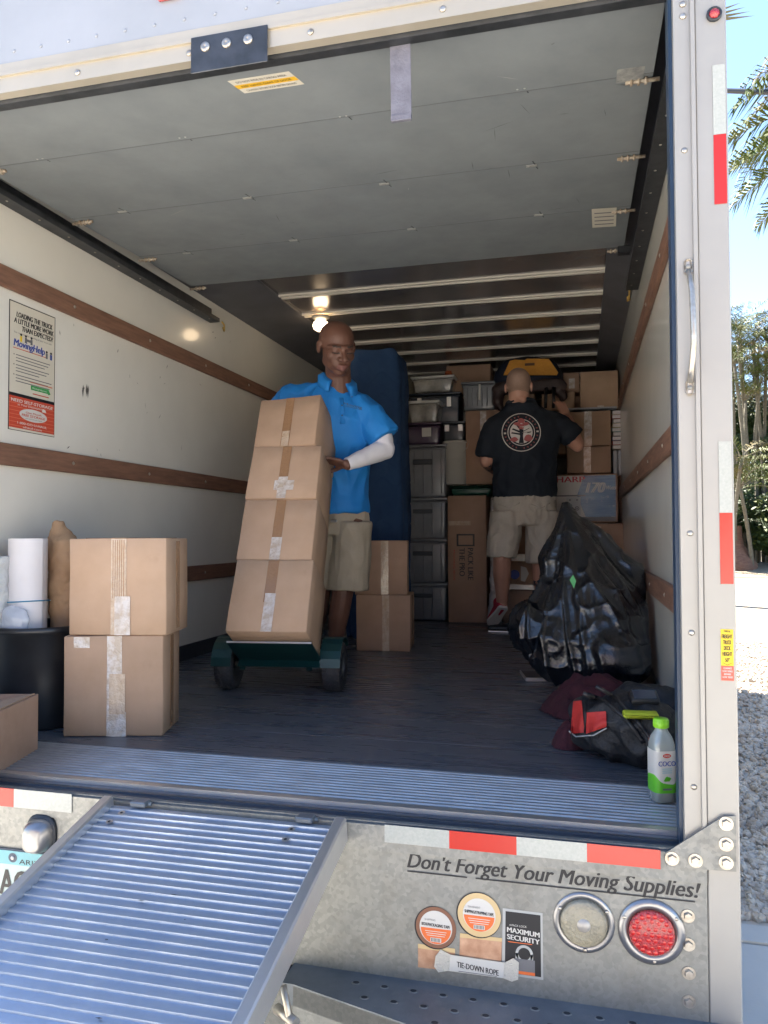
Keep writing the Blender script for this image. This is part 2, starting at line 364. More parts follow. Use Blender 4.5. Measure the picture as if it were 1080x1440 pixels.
def palm_clump(x, y, hs, label, r, name='areca_palm', sc=1.0, nst=4, grp='palms of the far hedge', gold=.16):
    t = thing(name, label, 'palm tree', (x, y, 0), 0, grp)
    lf = MB(); 
    for k in range(nst):
        h = hs * r.uniform(.78, 1.22); bx, by = x + r.uniform(-.7,.7)*sc, y + r.uniform(-.7,.7)*sc
        tx, ty = bx + r.uniform(-.6,.6)*sc, by + r.uniform(-.6,.6)*sc
        tb = MB(); pts = [V((bx + (tx-bx)*u**1.6, by + (ty-by)*u**1.6, h*u)) for u in [j/12 for j in range(13)]]
        tb.tube(pts, [.085*(1-.35*j/12) + (.012 if j % 2 else 0) for j in range(13)], 9); tb.build('trunk', M['trunk'], t)
        for j in range(11):
            frond(lf, (tx, ty, h - .1*r.random()), r.random()*6.28, r.uniform(.45, 1.35), r.uniform(1.6, 2.5)*sc, r.uniform(1.1, 2.0), r, .55*sc, 24, 1 if r.random() < gold else 0, .03, 2)
    lf.build('crown', [M['leaf'], M['leafgold'], M['trunk']], t, fixn=False)
def bush(x, y, h, rad, label, r, n=2600, grp='shrubs under the far palms'):
    h *= 1.12; t = thing('shrub', label, 'shrub', (x, y, 0), 0, grp)
    b = MB(); cl = [(r.uniform(-1,1)*rad*.7, r.uniform(-1,1)*rad*.5, r.uniform(.25,.85)*h, r.uniform(.3,.5)*rad) for _ in range(9)]
    for i in range(n):
        c = r.choice(cl); d = V((r.gauss(0,1), r.gauss(0,1), r.gauss(0,1))).normalized() * c[3] * r.uniform(.6, 1.1)
        p = V((x + c[0], y + c[1], max(.05, c[2] + d.z))) + V((d.x, d.y, 0)); a = V((r.gauss(0,1), r.gauss(0,1), r.gauss(0,1))).normalized(); e = a.orthogonal().normalized(); s_ = r.uniform(.07, .15)
        b.add([p - a*s_, p + e*s_*.45, p + a*s_, p - e*s_*.45], [(0,1,2,3)], 0 if r.random() < .8 else 1)
    b.build('foliage', [M['leafdark'], M['leaf']], t, fixn=False)
    s = MB()
    for c in cl: s.tube([(x + c[0]*.2, y + c[1]*.2, 0), (x+c[0]*.6, y+c[1]*.6, c[2]*.6), (x+c[0], y+c[1], c[2])], [.04,.028,.01], 6)
    s.build('stem', M['trunk'], t)
def outside():
    r = random.Random(11)
    # F about 34 m: X = .22 F .. , Y = 1.09 F
    palms = [(6.2,34,8.6,'tall pale palm whose trunk shows just right of the corner post'),(7.3,35.5,9.2,'tallest palm of the far hedge with pale feathery top'),
             (8.6,34.2,7.6,'far palm with yellow fronds against the sky'),(9.9,36,8.8,'outer far palm with several thin leaning trunks'),
             (5.0,36.5,8.2,'far palm half hidden behind the corner post'),(7.0,38.5,7.0,'shorter palm deep inside the far hedge'),(8.4,39,7.6,'rearmost palm of the far hedge'),(5.9,31.9,3.6,'low young palm at the foot of the far hedge')]
    for x, y, h, l in palms: palm_clump(x, y, h, l, r, nst=5 if h > 4 else 3)
    for i, (x, y, h, rad, l) in enumerate([(5.6,34,3.4,1.5,'dark green shrub under the far palms next to the ribbed trunk base'),(7.9,33.2,3.0,1.6,'dark glossy shrub at the foot of the far palms'),(10,34,3.6,1.7,'outer shrub at the end of the far hedge'),(7.0,37.5,6.0,2.2,'tall leafy shrub behind the far palm trunks'),(9.2,38,6.2,2.3,'big bushy shrub in the back of the far hedge'),(4.6,37.8,5.4,2.0,'shrub of the far hedge mostly behind the corner post'),(6.4,36.2,7.2,2.0,'tall dense shrub filling the hedge behind the pale palm trunks'),(8.3,36.4,7.4,2.2,'tall dense shrub behind the palms with yellow fronds'),(7.4,40.5,8.0,3.0,'largest dense shrub at the very back of the hedge')]):
        bush(x, y, h, rad, l, r, 6500)
    # swollen ribbed base of a big palm
    t = thing('palm_trunk', 'short reddish ribbed palm trunk swelling at its base before the far hedge', 'palm trunk', (5.82, 32.7, 0))
    b = MB(); n = 44; prof = [(1.0,0),(1.12,.2),(1.10,.5),(.96,.85),(.72,1.2),(.50,1.55),(.42,2.0),(.40,2.6)]
    vs = []; 
    for rr, z in prof:
        for k in range(n):
            a = 2*math.pi*k/n; f = 1 + .05*math.sin(a*22 + z*4); vs.append((5.82 + rr*.75*f*math.cos(a), 32.7 + rr*.75*f*math.sin(a), z*.72))
    b.add(vs, [(i*n+k, i*n+(k+1)%n, (i+1)*n+(k+1)%n, (i+1)*n+k) for i in range(len(prof)-1) for k in range(n)], 0, None, True)
    b.build('trunk', M['trunkred'], t, fixn=False)
    lf = MB()
    for j in range(14): frond(lf, (5.82, 32.7, 1.9), r.random()*6.28, r.uniform(.3,1.1), 1.7, 1.6, r, .4, 20, 0, .03, 1)
    lf.build('crown', [M['leafdark'], M['trunk']], t, fixn=False)
    # tall coconut-like palm to the right with its crown hanging into view
    t = thing('tall_palm', 'tall near palm whose drooping fronds hang beside the corner post', 'palm tree', (5.9, 14.6, 0))
    b = MB(); pts = [V((5.9 - .5*u*u, 14.6 - .4*u, 8.6*u)) for u in [j/16 for j in range(17)]]
    b.tube(pts, [.17*(1-.3*j/16) for j in range(17)], 12); b.build('trunk', M['trunk'], t)
    lf = MB(); top = pts[-1]
    for j in range(34):
        az = 2*math.pi*j/34 + r.uniform(-.1,.1); frond(lf, top, az, r.uniform(-.15, 1.2), r.uniform(2.6, 3.3), r.uniform(1.4, 2.1), r, .85, 44, 0 if r.random() < .85 else 1, .024, 2)
    for az, el, L, dr in ((3.05, .35, 3.1, 1.0), (3.2, .0, 3.3, .7), (2.95, -.15, 3.1, .6), (3.45, .5, 3.3, 1.3), (3.35, -.1, 3.2, .55), (2.8, -.35, 2.9, .5), (3.6, .1, 3.0, .9), (3.2,-.55,2.6,.5)):
        frond(lf, top, az, el, L, dr, r, .95, 90, 0, .034, 2, 1)
    lf.build('crown', [M['leaf'], M['leafgold'], M['trunk']], t, fixn=False)
    # cable and a frond tip up by the roof
    a, b_ = q(1000, 127, 13), q(1120, 131, 12); d = (b_ - a)
    MB().tube([a - d*6, a - d*2 - V((0,0,.02)), a, b_, b_ + d*4], .042, 8).build('overhead_cable', M['dark'], label='thick dark overhead cable crossing the sky beside the truck', cat='cable')
    t = thing('roadside_palm', 'palm behind the truck roof with one pale frond tip poking past the post', 'palm tree', (2.4, 19, 0))
    b = MB(); b.tube([(2.4,19,0),(2.45,19,6),(2.5,19,12.2)], [.2,.16,.13], 10); b.build('trunk', M['trunk'], t)
    lf = MB(); tip = q(1062, 22, 17.8); base = V((2.5,19,12.2))
    for j in range(12): frond(lf, base, 1.2 + j*.33, r.uniform(.1,.9), 2.6, 1.6, r, .6, 30, 0, .024, 2)
    for k in range(4):
        e = tip + V((-.1*k, 0, .12*k)); mid = (base + e)/2 + V((0,0,.7)); 
        lf.add([base, base + V((0,0,.1)), mid + V((0,0,.05)), mid - V((0,0,.05))], [(0,1,2,3)], 1); lf.add([mid - V((0,0,.05)), mid + V((0,0,.05)), e], [(0,1,2)], 1)
    lf.build('crown', [M['leaf'], M['leafgold'], M['trunk']], t, fixn=False)
outside()
def added_house():
    t = thing('added_house', 'pale stucco building with a garage door standing behind the camera', 'added_house', (-1, -9.5, 0))  # added unseen building: its sunlit wall bounces light into the truck
    b = MB(); y0, y1 = -15.0, -9.5
    for x0, x1, z0, z1 in ((-10,-5,0,3.1),(-5,-.1,2.35,3.1),(-.1,2.2,0,.95),(-.1,2.2,2.2,3.1),(2.2,8,0,3.1)): b.box((x0, y1-.22, z0), (x1, y1, z1))
    b.box((-10, y0, 0), (-9.78, y1-.2205, 3.1)); b.box((7.78, y0, 0), (8, y1-.2205, 3.1)); b.box((-10, y0-.2, 0), (8, y0-.001, 3.1)); b.build('wall', pm('pale_stucco', (.72,.68,.61), .9, col2=(.66,.625,.56), nscale=3, bump=.4, bscale=60), t)
    b = MB(); 
    for k in range(4): b.rbox((-4.98, y1-.16, .02+.58*k), (-.12, y1-.12, .58+.58*k), .012)
    b.build('garage_door', M['headpaint'], t)
    b = MB(); b.box((-.08, y1-.14, .97), (2.18, y1-.13, 2.18)); w_ = b.build('window', pm('window_glass', (.05,.07,.08), .05, coat=1), t)
    b = MB(); 
    for x0, x1, z0, z1 in ((-.1,2.2,.95,1.01),(-.1,2.2,2.14,2.2),(-.1,-.04,1.011,2.139),(2.14,2.2,1.011,2.139),(1.02,1.08,1.011,2.139)): b.box((x0, y1-.128, z0), (x1, y1-.05, z1))
    b.build('window_frame', M['headpaint'], w_)
    b = MB(); b.prism([(-10.6, y1+.6, 3.0), (-10.6, (y0+y1)/2, 4.7), (-10.6, y0-.6, 3.0), (-10.6, y0-.6, 3.12), (-10.6, (y0+y1)/2, 4.84), (-10.6, y1+.6, 3.12)], (1,0,0), 19.2); b.build('roof', pm('roof_tile', (.26,.12,.08), .85, col2=(.18,.085,.06), nscale=9, bump=.6, bscale=18), t)
added_house()

# ------------------------------------------------------------------ the truck
TR = thing('moving_truck', 'silver box moving truck with its rear door rolled up and loading ramp down', 'truck', ((X0+X1)/2, 5, 0))
def part(b, name, mats, parent=None, **k): return b.build(name, mats, parent or TR, **k)
def bolt(b, p, n, r=.009, m=0, h=.006):
    p, n = V(p), V(n).normalized(); b.cyl(p, p + n*h*.4, r*1.45, r*1.45, 14, m); b.cyl(p + n*h*.4, p + n*h*1.6, r, r*.86, 6, m, sm=False)
def rivet(b, p, n, r=.008, m=0):
    p, n = V(p), V(n).normalized(); a = n.orthogonal().normalized(); c = n.cross(a); b.loft([(p + n*0, a*r, c*r), (p + n*r*.35, a*r*.8, c*r*.8), (p + n*r*.5, a*r*.35, c*r*.35)], 12, m)
def truck_shell():
    b = MB().box((X0-.04, YR+.03, DECK-.06), (X0, YE, ROOF+.06))
    # scuffs
    r = random.Random(8)
    for i in range(26):
        px, py = r.uniform(80, 330), r.uniform(440, 640); p = pX(px, py, X0+.0012); L = r.uniform(.006,.02); a = r.uniform(0,3.1)
        d = V((0, math.cos(a), math.sin(a)))*L; n_ = V((0,-math.sin(a), math.cos(a)))*r.uniform(.0008,.003); b.add([p-d, p-n_, p+d, p+n_], [(0,1,2,3)], 1)
    for px, py in ((117,550),(122,549),(124,551)): p = pX(px, py, X0+.0012); b.add([p+V((0,0,.03)), p+V((0,.006,.01)), p+V((0,-.002,-.03)), p+V((0,-.008,0))], [(0,1,2,3)], 1)
    part(b, 'wall_panel', [M['wall'], pm('scuff_dark', (.10,.095,.09), .7)])
    part(MB().box((X1, YR+.03, DECK-.06), (X1+.012, YE, ROOF+.06)), 'wall_panel', M['wall'])
    part(MB().box((X0, YE, DECK), (X1, YE+.05, ROOF+.06)), 'front_wall', M['wall'])
    part(MB().box((X0-.045, YR+.03, ROOF+.062), (X1+.016, YE+.05, ROOF+.085)), 'roof', M['headpaint'])
    part(MB().box((X0+.03, YR+.16, ROOF+.0205), (X1-.03, YE-.003, ROOF+.055)), 'roof_lining', M['roof'])
    # sloping panels along both edges of the roof
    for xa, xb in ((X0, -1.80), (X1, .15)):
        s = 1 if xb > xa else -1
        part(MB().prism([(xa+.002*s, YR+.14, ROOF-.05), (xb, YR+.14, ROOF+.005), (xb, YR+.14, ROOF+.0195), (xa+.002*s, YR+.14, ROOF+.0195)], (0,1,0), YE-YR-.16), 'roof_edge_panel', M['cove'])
    for i in range(12):                                         # roof bows
        y = 4.01 + .415*i; b = MB()
        for dy in (0, .048):
            rings = []
            for k in range(13):
                u = k/12; x = -1.80 + 1.95*u; z = ROOF + .006*math.sin(math.pi*u)
                rings.append([(x, y+dy, z+.008), (x, y+dy+.019, z+.008), (x, y+dy+.019, z+.022), (x, y+dy, z+.022)])
            vs = [p for r_ in rings for p in r_]
            b.add(vs, [(4*i_+j, 4*i_+(j+1)%4, 4*i_+4+(j+1)%4, 4*i_+4+j) for i_ in range(12) for j in range(4)] + [(3,2,1,0), (48,49,50,51)])
        
        part(b, 'roof_bow', M['bow'])
    for z, h in ((1.045, .082), (.358, .085), (-.175, .085)):     # tie rails of wood
        for xa, xb in ((X0+.001, X0+.021), (X1-.021, X1-.001)):
            b = MB(); b.rbox((xa, YR+.16, CAMZ+z-h), (xb, YE-.01, CAMZ+z), .003)
            for k in range(12):
                y = 2.3 + k*.61
                rivet(b, ((xb if xa < -1 else xa), y, CAMZ+z-h/2), (1 if xa < -1 else -1, 0, 0), .008, 1)
            part(b, 'tie_rail', [M['rail'], M['steel']])
    part(MB().box((X0+.001, YR+.15, DECK+.002), (X0+.012, YE-.01, DECK+.085)), 'kick_plate', M['kick'])
    part(MB().box((X1-.012, YR+.15, DECK+.002), (X1-.001, YE-.01, DECK+.085)), 'kick_plate', M['kick'])
    # floor, ribbed threshold, lip
    b = MB(); n = 34; y0, y1 = 2.275, YE
    for i in range(24):
        ya = y0 + (y1-y0)*i/24; yb = y0 + (y1-y0)*(i+1)/24
        b.rbox((X0, ya+.0008, DECK-.04), (X1, yb-.0008, DECK), .0015)
    part(b, 'floor', M['floor'])
    b = MB(); prof = [(1.955, DECK-.03)]; y = 1.955
    while y < 2.265:
        prof += [(y, DECK-.004), (y+.004, DECK+.003), (y+.0125, DECK+.003), (y+.0165, DECK-.004)]; y += .0225
    prof += [(2.272, DECK-.004), (2.272, DECK-.03)]
    b.prism([(X0, py, pz) for py, pz in prof], (1,0,0), X1-X0)
    part(b, 'threshold_plate', pm('threshold_aluminium', (.46,.46,.46), .42, .65, col2=(.36,.36,.36), nscale=9, stretch=(1,2,1), rvar=.15))
    b = MB(); b.box((X0, 1.93, DECK-.03), (X1, 1.953, DECK+.006), 1); b.box((X0, YR+.004, DECK-.05), (X1, 1.928, DECK-.006), 0); b.box((X0, 1.885, DECK-.007), (X1, 1.897, DECK-.001), 0)
    b.box((X0, YR+.006, DECK-.007), (X1, YR+.02, DECK-.003), 2)
    part(b, 'sill', [pm('dark_sill_steel', (.10,.125,.16), .3, .6, col2=(.05,.07,.10), nscale=6, stretch=(.4,6,1), rvar=.2, col3=(.25,.27,.28), n3=30, lo3=.66, hi3=.75), M['alu'], M['galv']])
truck_shell()

M['ring'] = pm('dull_chrome_ring', (.30,.30,.31), .28, .8)
def rear_frame():
    F = YR
    # bumper: upper band, face plate
    b = MB(); b.box((X0-.04, F-.004, CAMZ-.770), (.2625, F+.02, DECK-.008)); b.box((X0-.04, F, CAMZ-1.075), (.2625, F+.02, CAMZ-.771))
    for k in range(4): bolt(b, (.222, F, CAMZ-.845-.062*k), (0,-1,0), .010, 1)
    bumper = part(b, 'bumper', [M['galv'], M['steel']])
    # step below, with the cut-out corner beside the ramp
    z = CAMZ-1.07; c1 = pZ(412, 1384, z); c2 = pZ(575, 1441, z); c2 = c1 + (c2-c1)*1.9
    pts = [(c1.x-.03, F+.02, z), (c1.x-.03, c1.y, z), (c1.x, c1.y, z), (c2.x, c2.y, z), (.33, c2.y-.05, z), (.33, F+.02, z)]
    b = MB(); b.prism(pts, (0,0,-1), .05, 0)
    r = random.Random(5)
    for i in range(13):
        for j in range(5):
            x = -.53 + .070*i + (.035 if j % 2 else 0); y = F - .045 - .052*j
            if x < c1.x + .02 or x > .3: continue
            t_ = (x - c1.x) / max(.01, c2.x - c1.x); ylim = c1.y + (c2.y-c1.y)*min(1, t_)
            if y < ylim + .02: continue
            b.disc((x, y, z+.0016), (1,0,0), (0,1,0), .0075, 14, 1, .0055); 
            vs = [V((x + .0085*math.cos(a)*k_, y + .0065*math.sin(a)*k_, z + h_)) for k_, h_ in ((1.0,.0018),(1.35,.0002)) for a in [2*math.pi*q_/14 for q_ in range(14)]]
            b.add(vs, [(q_, (q_+1)%14, (q_+1)%14+14, q_+14) for q_ in range(14)], 2, None, True)
    part(b, 'step', [M['galvdark'], M['dark'], M['galv']], bumper)
    # face below the step edge
    b = MB(); d = (c2-c1); nrm = V((d.y, -d.x, 0)).normalized()
    b.prism([c1 + V((-.25,.1,-.004)), c1 + V((0,0,-.004)), c2 + V((0,0,-.004)), c2 + V((0,0,-.3)), c1 + V((0,0,-.3)), c1 + V((-.25,.1,-.3))][1:5], -nrm, .02)
    part(b, 'step_face', M['galv'], bumper)
    b = MB(); b.box((c1.x-.8, F-.06, z-.30), (c1.x-.01, F-.04, z-.02)); part(b, 'ramp_bracket', M['galv'], bumper)
    p = q(405, 1425, 1.70)
    b = MB(); b.tube([p + V((-.012,0,.06)), p + V((.0,-.01,.03)), p + V((.012,-.02,.0)), p + V((0,-.02,-.05)), p + V((-.03,0,-.08))], .008, 10); b.tube([p+V((-.03,.01,0)), p+V((.03,-.03,0))], .012, 10)
    part(b, 'latch', M['steel'], bumper)
    # reflective tape on the bumper
    def strip(pa, pb, h, n, first, nm='reflector_strip'):
        A, B = pY(*pa, F-.0055), pY(*pb, F-.0055); fl = Flat(A, (1,0,0), (0,0,1), (0,-1,0)); L = B.x - A.x
        for i in range(n):
            m = (i + first) % 2; fl.rect(L*i/n, 0, L*(i+1)/n, h, m, .0012)
            if m == 0:
                fl.b.add([], [])
        part(fl.b, nm, [M['retrowhite'], M['retrored']], bumper)
    strip((541,1184), (929,1220), .042, 4, 0)
    a = pY(101, 1143, F-.0055); fl = Flat((a.x, F-.0055, a.z), (1,0,0), (0,0,1), (0,-1,0)); 
    fl.rect(-.185,0,0,.050,0,.0012); fl.rect(-.37,0,-.186,.050,1,.0012); part(fl.b, 'reflector_strip', [M['retrowhite'], M['retrored']], bumper)
    # lettering on the bumper
    A, B = pY(573, 1222, F-.0008), pY(980, 1262, F-.0008); wd = B.x - A.x
    zt = pY(576, 1222, F-.0008).z; fl = Flat((A.x, F-.0008, zt), (1,0,0), (0,0,1), (0,-1,0))
    fl.text("Don't Forget Your Moving Supplies!", 0, .004, .037, wd, 0, .0005, .020, .25)
    fl.sheet(.0, -.0065, .145, -.0035, 0, .0012); fl.sheet(.165, -.0065, wd-.004, -.0035, 0, .0012)
    part(fl.b, 'lettering_decal', M['ink'], bumper)
    # lights
    for px, py, nm, mt, R0 in ((821,1297,'reverse_light','lensclear',.067), (916,1310,'tail_light','lensred',.071)):
        c = pY(px, py, F-.001); b = MB(); Mx = Matrix.Translation(c) @ Matrix.Rotation(R(90), 4, 'X')
        if nm == 'tail_light': b.lathe([(R0+.001,0),(R0,.004),(R0-.012,.007),(R0-.021,.0045),(R0-.021,.001)], Mx, 48, 0)
        else: b.lathe([(R0+.001,0),(R0,.003),(R0-.008,.0035),(R0-.0125,.002),(R0-.0135,.001)], Mx, 48, 0)
        for k in range(3): a = 2.1*k + (.55 if nm == 'reverse_light' else .6); rivet(b, c + V((math.cos(a)*(R0-.0075), -.0055, math.sin(a)*(R0-.0075))), (0,-1,0), .0045, 1)
        L = part(b, nm, [M['ring'], M['steel']], bumper)
        rr = R0-.0215 if nm == 'tail_light' else R0-.015
        b = MB(); b.lathe([(rr,.001),(rr*.99,.010),(rr*.9,.014),(rr*.5,.0165),(.0001,.017)], Mx, 48, 0)
        if nm == 'tail_light':
            for ri, n_ in ((0,1),(.014,6),(.028,12),(.040,18)):
                for k in range(n_):
                    a = 2*math.pi*k/n_; rivet(b, c + V((ri*math.cos(a), -.0125-(.045-ri)*.06, ri*math.sin(a))), (0,-1,0), .0062, 1)
        else:
            for k in range(5): b.lathe([(rr*(.18+.17*k),.0150-.0006*k),(rr*(.20+.17*k),.0172-.0006*k),(rr*(.23+.17*k),.0150-.0006*k)], Mx, 40, 0)
            b.lathe([(.016,.015),(.013,.020),(.0001,.021)], Mx, 30, 1)
        part(b, 'lens', [M[mt], pm('led_dot_red', (.8,.03,.02), .1, coat=1) if nm == 'tail_light' else M['steel']], L) if False else b.build('lens', [M[mt], DP.setdefault('led', pm('led_dot', (.55,.015,.012), .2, coat=.5)) if nm == 'tail_light' else M['lampbase']], bumper)
    # licence plate and its lamp
    a = pY(-7, 1250, F-.004); zt = pY(20, 1196, F-.004).z
    fl = Flat((a.x, F-.004, zt-.155), (1,0,0), (0,0,1), (0,-1,0)); bl = DP['plateblue'] = pm('plate_pale_blue', (.13,.36,.42), .4, col2=(.18,.42,.46), nscale=9)
    fl.rect(-.004,-.004,.309,.159,3,.002); fl.rect(0,0,.305,.155,4,.0035); fl.sheet(0,.118,.305,.155,1,.0042)
    u1, u2 = pY(30, 1206, F).x - a.x, pY(3, 1240, F).x - a.x
    fl.text('ARIZONA', u1, .122, .014, .135, 2, .0046, .01); fl.text('AC 50917', u2, .035, .072, .27, 2, .0046, .02); u3 = pY(21, 1202, F).x - a.x; fl.ell(u3, .137, .014, .013, 3, .0048, 16); rivet(fl.b, (a.x+u3, F-.009, zt-.018), (0,-1,0), .006, 0)
    part(fl.b, 'licence_plate', [M['white'], bl, M['ink'], M['navy'], pm('plate_white_blue', (.38,.47,.46), .4)], bumper)
    c = pY(60, 1172, F); b = MB()
    b.loft([(c + V((0,0,0)), V((.040,0,0)), V((0,0,.046))), (c + V((0,-.006,0)), V((.040,0,0)), V((0,0,.046))), (c + V((-.004,-.035,-.002)), V((.033,0,0)), V((0,0,.040))), (c + V((-.006,-.045,-.006)), V((.024,0,0)), V((0,0,.030)))], 28, 0, True, .7)
    for dx in (-.022, .014): rivet(b, c + V((dx-.004, -.040, -.026)), (0,-1,-.2), .006, 1)
    b.loft([(c + V((0,-.001,.001)), V((.047,0,0)), V((0,0,.053))), (c + V((0,-.009,.001)), V((.045,0,0)), V((0,0,.051)))], 28, 1, True, .7)
    part(b, 'plate_light', [M['ring'], M['dark']], bumper)
    # the printed picture of supplies
    E = F-.0006; fl = Flat((0,E,0), (1,0,0), (0,0,1), (0,-1,0))
    def xz(px, py): p = pY(px, py, E); return p.x, p.z
    def ppoly(pp, m, h): fl.poly([xz(*p) for p in pp], m, h)
    # mats: 0 ink 1 white 2 orange 3 brownroll 4 creamroll 5 copper 6 rope 7 grey 8 greyink
    ppoly([(588,1327),(640,1334),(640,1366),(588,1360)], 5, .0004); ppoly([(588,1327),(640,1334),(640,1340),(588,1333)], 4, .0006)
    ppoly([(647,1312),(706,1319),(705,1352),(646,1350)], 5, .0008); ppoly([(647,1312),(706,1319),(706,1324),(647,1318)], 4, .0010)
    ppoly([(707,1277),(763,1284),(764,1378),(706,1370)], 7, .0004); ppoly([(711,1281),(760,1287),(761,1374),(710,1367)], 0, .0008)
    u, v_ = xz(613,1304); fl.ell(u-.0015, v_-.001, .0505, None, 0, .0010, 44); fl.ell(u, v_, .0485, None, 3, .0013, 44); fl.ell(u, v_, .0395, None, 1, .0016, 44)
    n = 30; fl.poly([(u+.0365*math.cos(math.pi+math.pi*k/n), v_-.002+.0365*math.sin(math.pi+math.pi*k/n)) for k in range(n+1)], 2, .0019)
    fl.text('BOX/PACKAGING TAPE', u, v_+.003, .0075, .068, 0, .0022, .03, 0, 'c', -.03); fl.text('SHIPPING', u-.014, v_+.015, .005, .026, 8, .0022, 0, 0, 'c')
    for k in range(3): fl.sheet(u-.026+.002*k, v_-.010-.005*k, u+.026-.002*k, v_-.0085-.005*k, 1, .0021)
    fl.sheet(u-.013, v_-.034, u+.013, v_-.024, 1, .0023)
    for k in range(7): fl.sheet(u-.011+.0033*k, v_-.033, u-.0095+.0033*k, v_-.025, 0, .0026)
    u, v_ = xz(674,1286); fl.ell(u-.0015, v_-.001, .0530, None, 0, .0024, 44); fl.ell(u, v_, .051, None, 4, .0028, 44); fl.ell(u, v_, .0385, None, 1, .0031, 44)
    fl.poly([(u+.036*math.cos(math.pi+math.pi*k/n), v_-.002+.036*math.sin(math.pi+math.pi*k/n)) for k in range(n+1)], 2, .0034)
    fl.text('SHIPPING/STRAPPING TAPE', u, v_+.003, .0075, .068, 0, .0037, .03, 0, 'c', -.03); fl.text('TRANSPARENT', u-.012, v_+.015, .005, .030, 8, .0037, 0, 0, 'c')
    for k in range(3): fl.sheet(u-.026+.002*k, v_-.010-.005*k, u+.026-.002*k, v_-.0085-.005*k, 1, .0036)
    fl.sheet(u-.013, v_-.033, u+.013, v_-.023, 1, .0038)
    for k in range(7): fl.sheet(u-.011+.0033*k, v_-.032, u-.0095+.0033*k, v_-.024, 0, .0041)
    u, v_ = xz(736,1325)
    fl.text('MAXIMUM', u, v_+.020, .012, .074, 1, .0012, .035, 0, 'c', -.06); fl.text('SECURITY', u, v_+.004, .012, .074, 1, .0012, .035, 0, 'c', -.06)
    fl.text('4 PACK LOCK', u-.012, v_+.034, .005, .040, 1, .0012, .0, 0, 'c'); fl.sheet(u-.035, v_-.003, u+.02, v_-.0015, 2, .0012)
    fl.ring(u+.002, v_-.026, .014, .020, 7, .0014, 30); fl.sheet(u-.018, v_-.026, u-.012, v_-.045, 7, .0014); fl.sheet(u+.016, v_-.026, u+.022, v_-.045, 7, .0014)
    fl.sheet(u-.022, v_-.066, u+.026, v_-.038, 8, .0018); fl.sheet(u-.022, v_-.073, u+.026, v_-.066, 2, .0018)
    ppoly([(613,1343),(620,1334),(634,1341),(710,1352),(722,1346),(730,1352),(729,1376),(720,1379),(708,1374),(630,1364),(617,1366),(611,1358)], 6, .0046)
    ppoly([(634,1342),(709,1353),(708,1374),(632,1363)], 1, .0050)
    u, v_ = xz(672,1362); fl.text('TIE-DOWN ROPE', u, v_, .0135, .098, 0, .0054, .02, 0, 'c', -.075); fl.sheet(u-.045, v_-.010, u+.045, v_-.0085, 8, .0054)
    part(fl.b, 'supplies_decal', [M['ink'], M['white'], M['orange'], pm('tape_brown', (.22,.10,.06), .4), pm('tape_cream', (.62,.46,.24), .45), pm('tape_copper', (.42,.22,.13), .35, col2=(.62,.38,.25), nscale=30),
        pm('rope_white', (.66,.63,.56), .7, bump=.7, bscale=300), pm('card_grey', (.42,.43,.42), .4), M['greyink']], bumper)
    # corner post (right): inner strip, ridge, outer strip
    b = MB(); zb, zt = .30, ROOF+.12
    b.box((.2186, F+.004, CAMZ-.73), (.2590, F+.03, zt), 0); b.box((.2545, F-.004, CAMZ-.73), (.2635, F+.03, zt), 0); b.rbox((.2637, F, zb), (.331, F+.12, zt), .003, 0)
    for y_ in (750, 890, 1107, 210): p = pY(975 if y_ < 500 else 979, y_, F+.004); rivet(b, (.239, F+.004, p.z), (0,-1,0), .007, 1)
    for y_ in (22, 5): p = pY(966, y_, F+.004); rivet(b, (.240, F+.004, p.z), (0,-1,0), .008, 1)
    post = part(b, 'corner_post', [M['postpaint'], M['steel']])
    part(MB().box((.2105, F+.03, DECK-.004), (.2184, F+.085, zt-.2)), 'door_seal', M['navy'])
    part(MB().box((.2184, F+.031, DECK-.004), (X1, F+.14, zt-.1)), 'inner_jamb', M['darkmetal'])
    # left post, mostly outside the frame
    part(MB().box((X0-.055, F-.009, zb), (-2.07, F+.1, zt+.01)), 'corner_post', M['postpaint'])
    # gusset
    pp = [(935,1199),(938,1218),(1035,1225),(1035,1147),(1017,1147)]
    b = MB(); b.prism([pY(x, y, F-.006) for x, y in pp], (0,-1,0), .004)
    for x, y in ((945,1207),(978,1210),(1021,1158),(1021,1187),(1021,1213)): p = pY(x, y, F-.010); bolt(b, p, (0,-1,0), .0105, 1)
    part(b, 'gusset_plate', [M['galv'], M['steel']], post)
    # tape on the post
    def vstrip(y0, y1, y2):
        xa, xb = .3000, .3265; z0, z1, z2 = [pY(1010, y, F-.001).z for y in (y0, y1, y2)]
        fl = Flat((0, F-.0008, 0), (1,0,0), (0,0,1), (0,-1,0)); fl.rect(xa, z1, xb, z0, 0, .001); fl.rect(xa, z2, xb, z1-.0005, 1, .001)
        part(fl.b, 'reflector_strip', [M['retrowhite'], M['retrored']], post)
    vstrip(91, 189, 287); vstrip(621, 721, 821)
    # height label
    z0, z1, z2 = [pY(1020, y, F-.001).z for y in (885, 936, 957)]; xa, xb = .2985, .3240
    fl = Flat((0, F-.0008, 0), (1,0,0), (0,0,1), (0,-1,0)); fl.rect(xa, z1, xb, z0, 0, .0008); fl.rect(xa, z2, xb, z1-.0004, 2, .0008); c = (xa+xb)/2; h = z0-z1
    for i, (t_, wd, hh) in enumerate((('TYPICAL', .014, .0045), ('FREIGHT', .0215, .0095), ('TRUCK', .0165, .0095), ('DECK', .0135, .0095), ('HEIGHT', .019, .0095))):
        fl.text(t_, c, z0 - .0065 - (.0105 if i else 0) - .0128*max(0, i-1) - (.003 if i else 0), hh, wd, 1, .0013, .03, 0, 'c')
    fl.text('50"', c, z1+.0085, .0085, .009, 1, .0013, .02, 0, 'c')
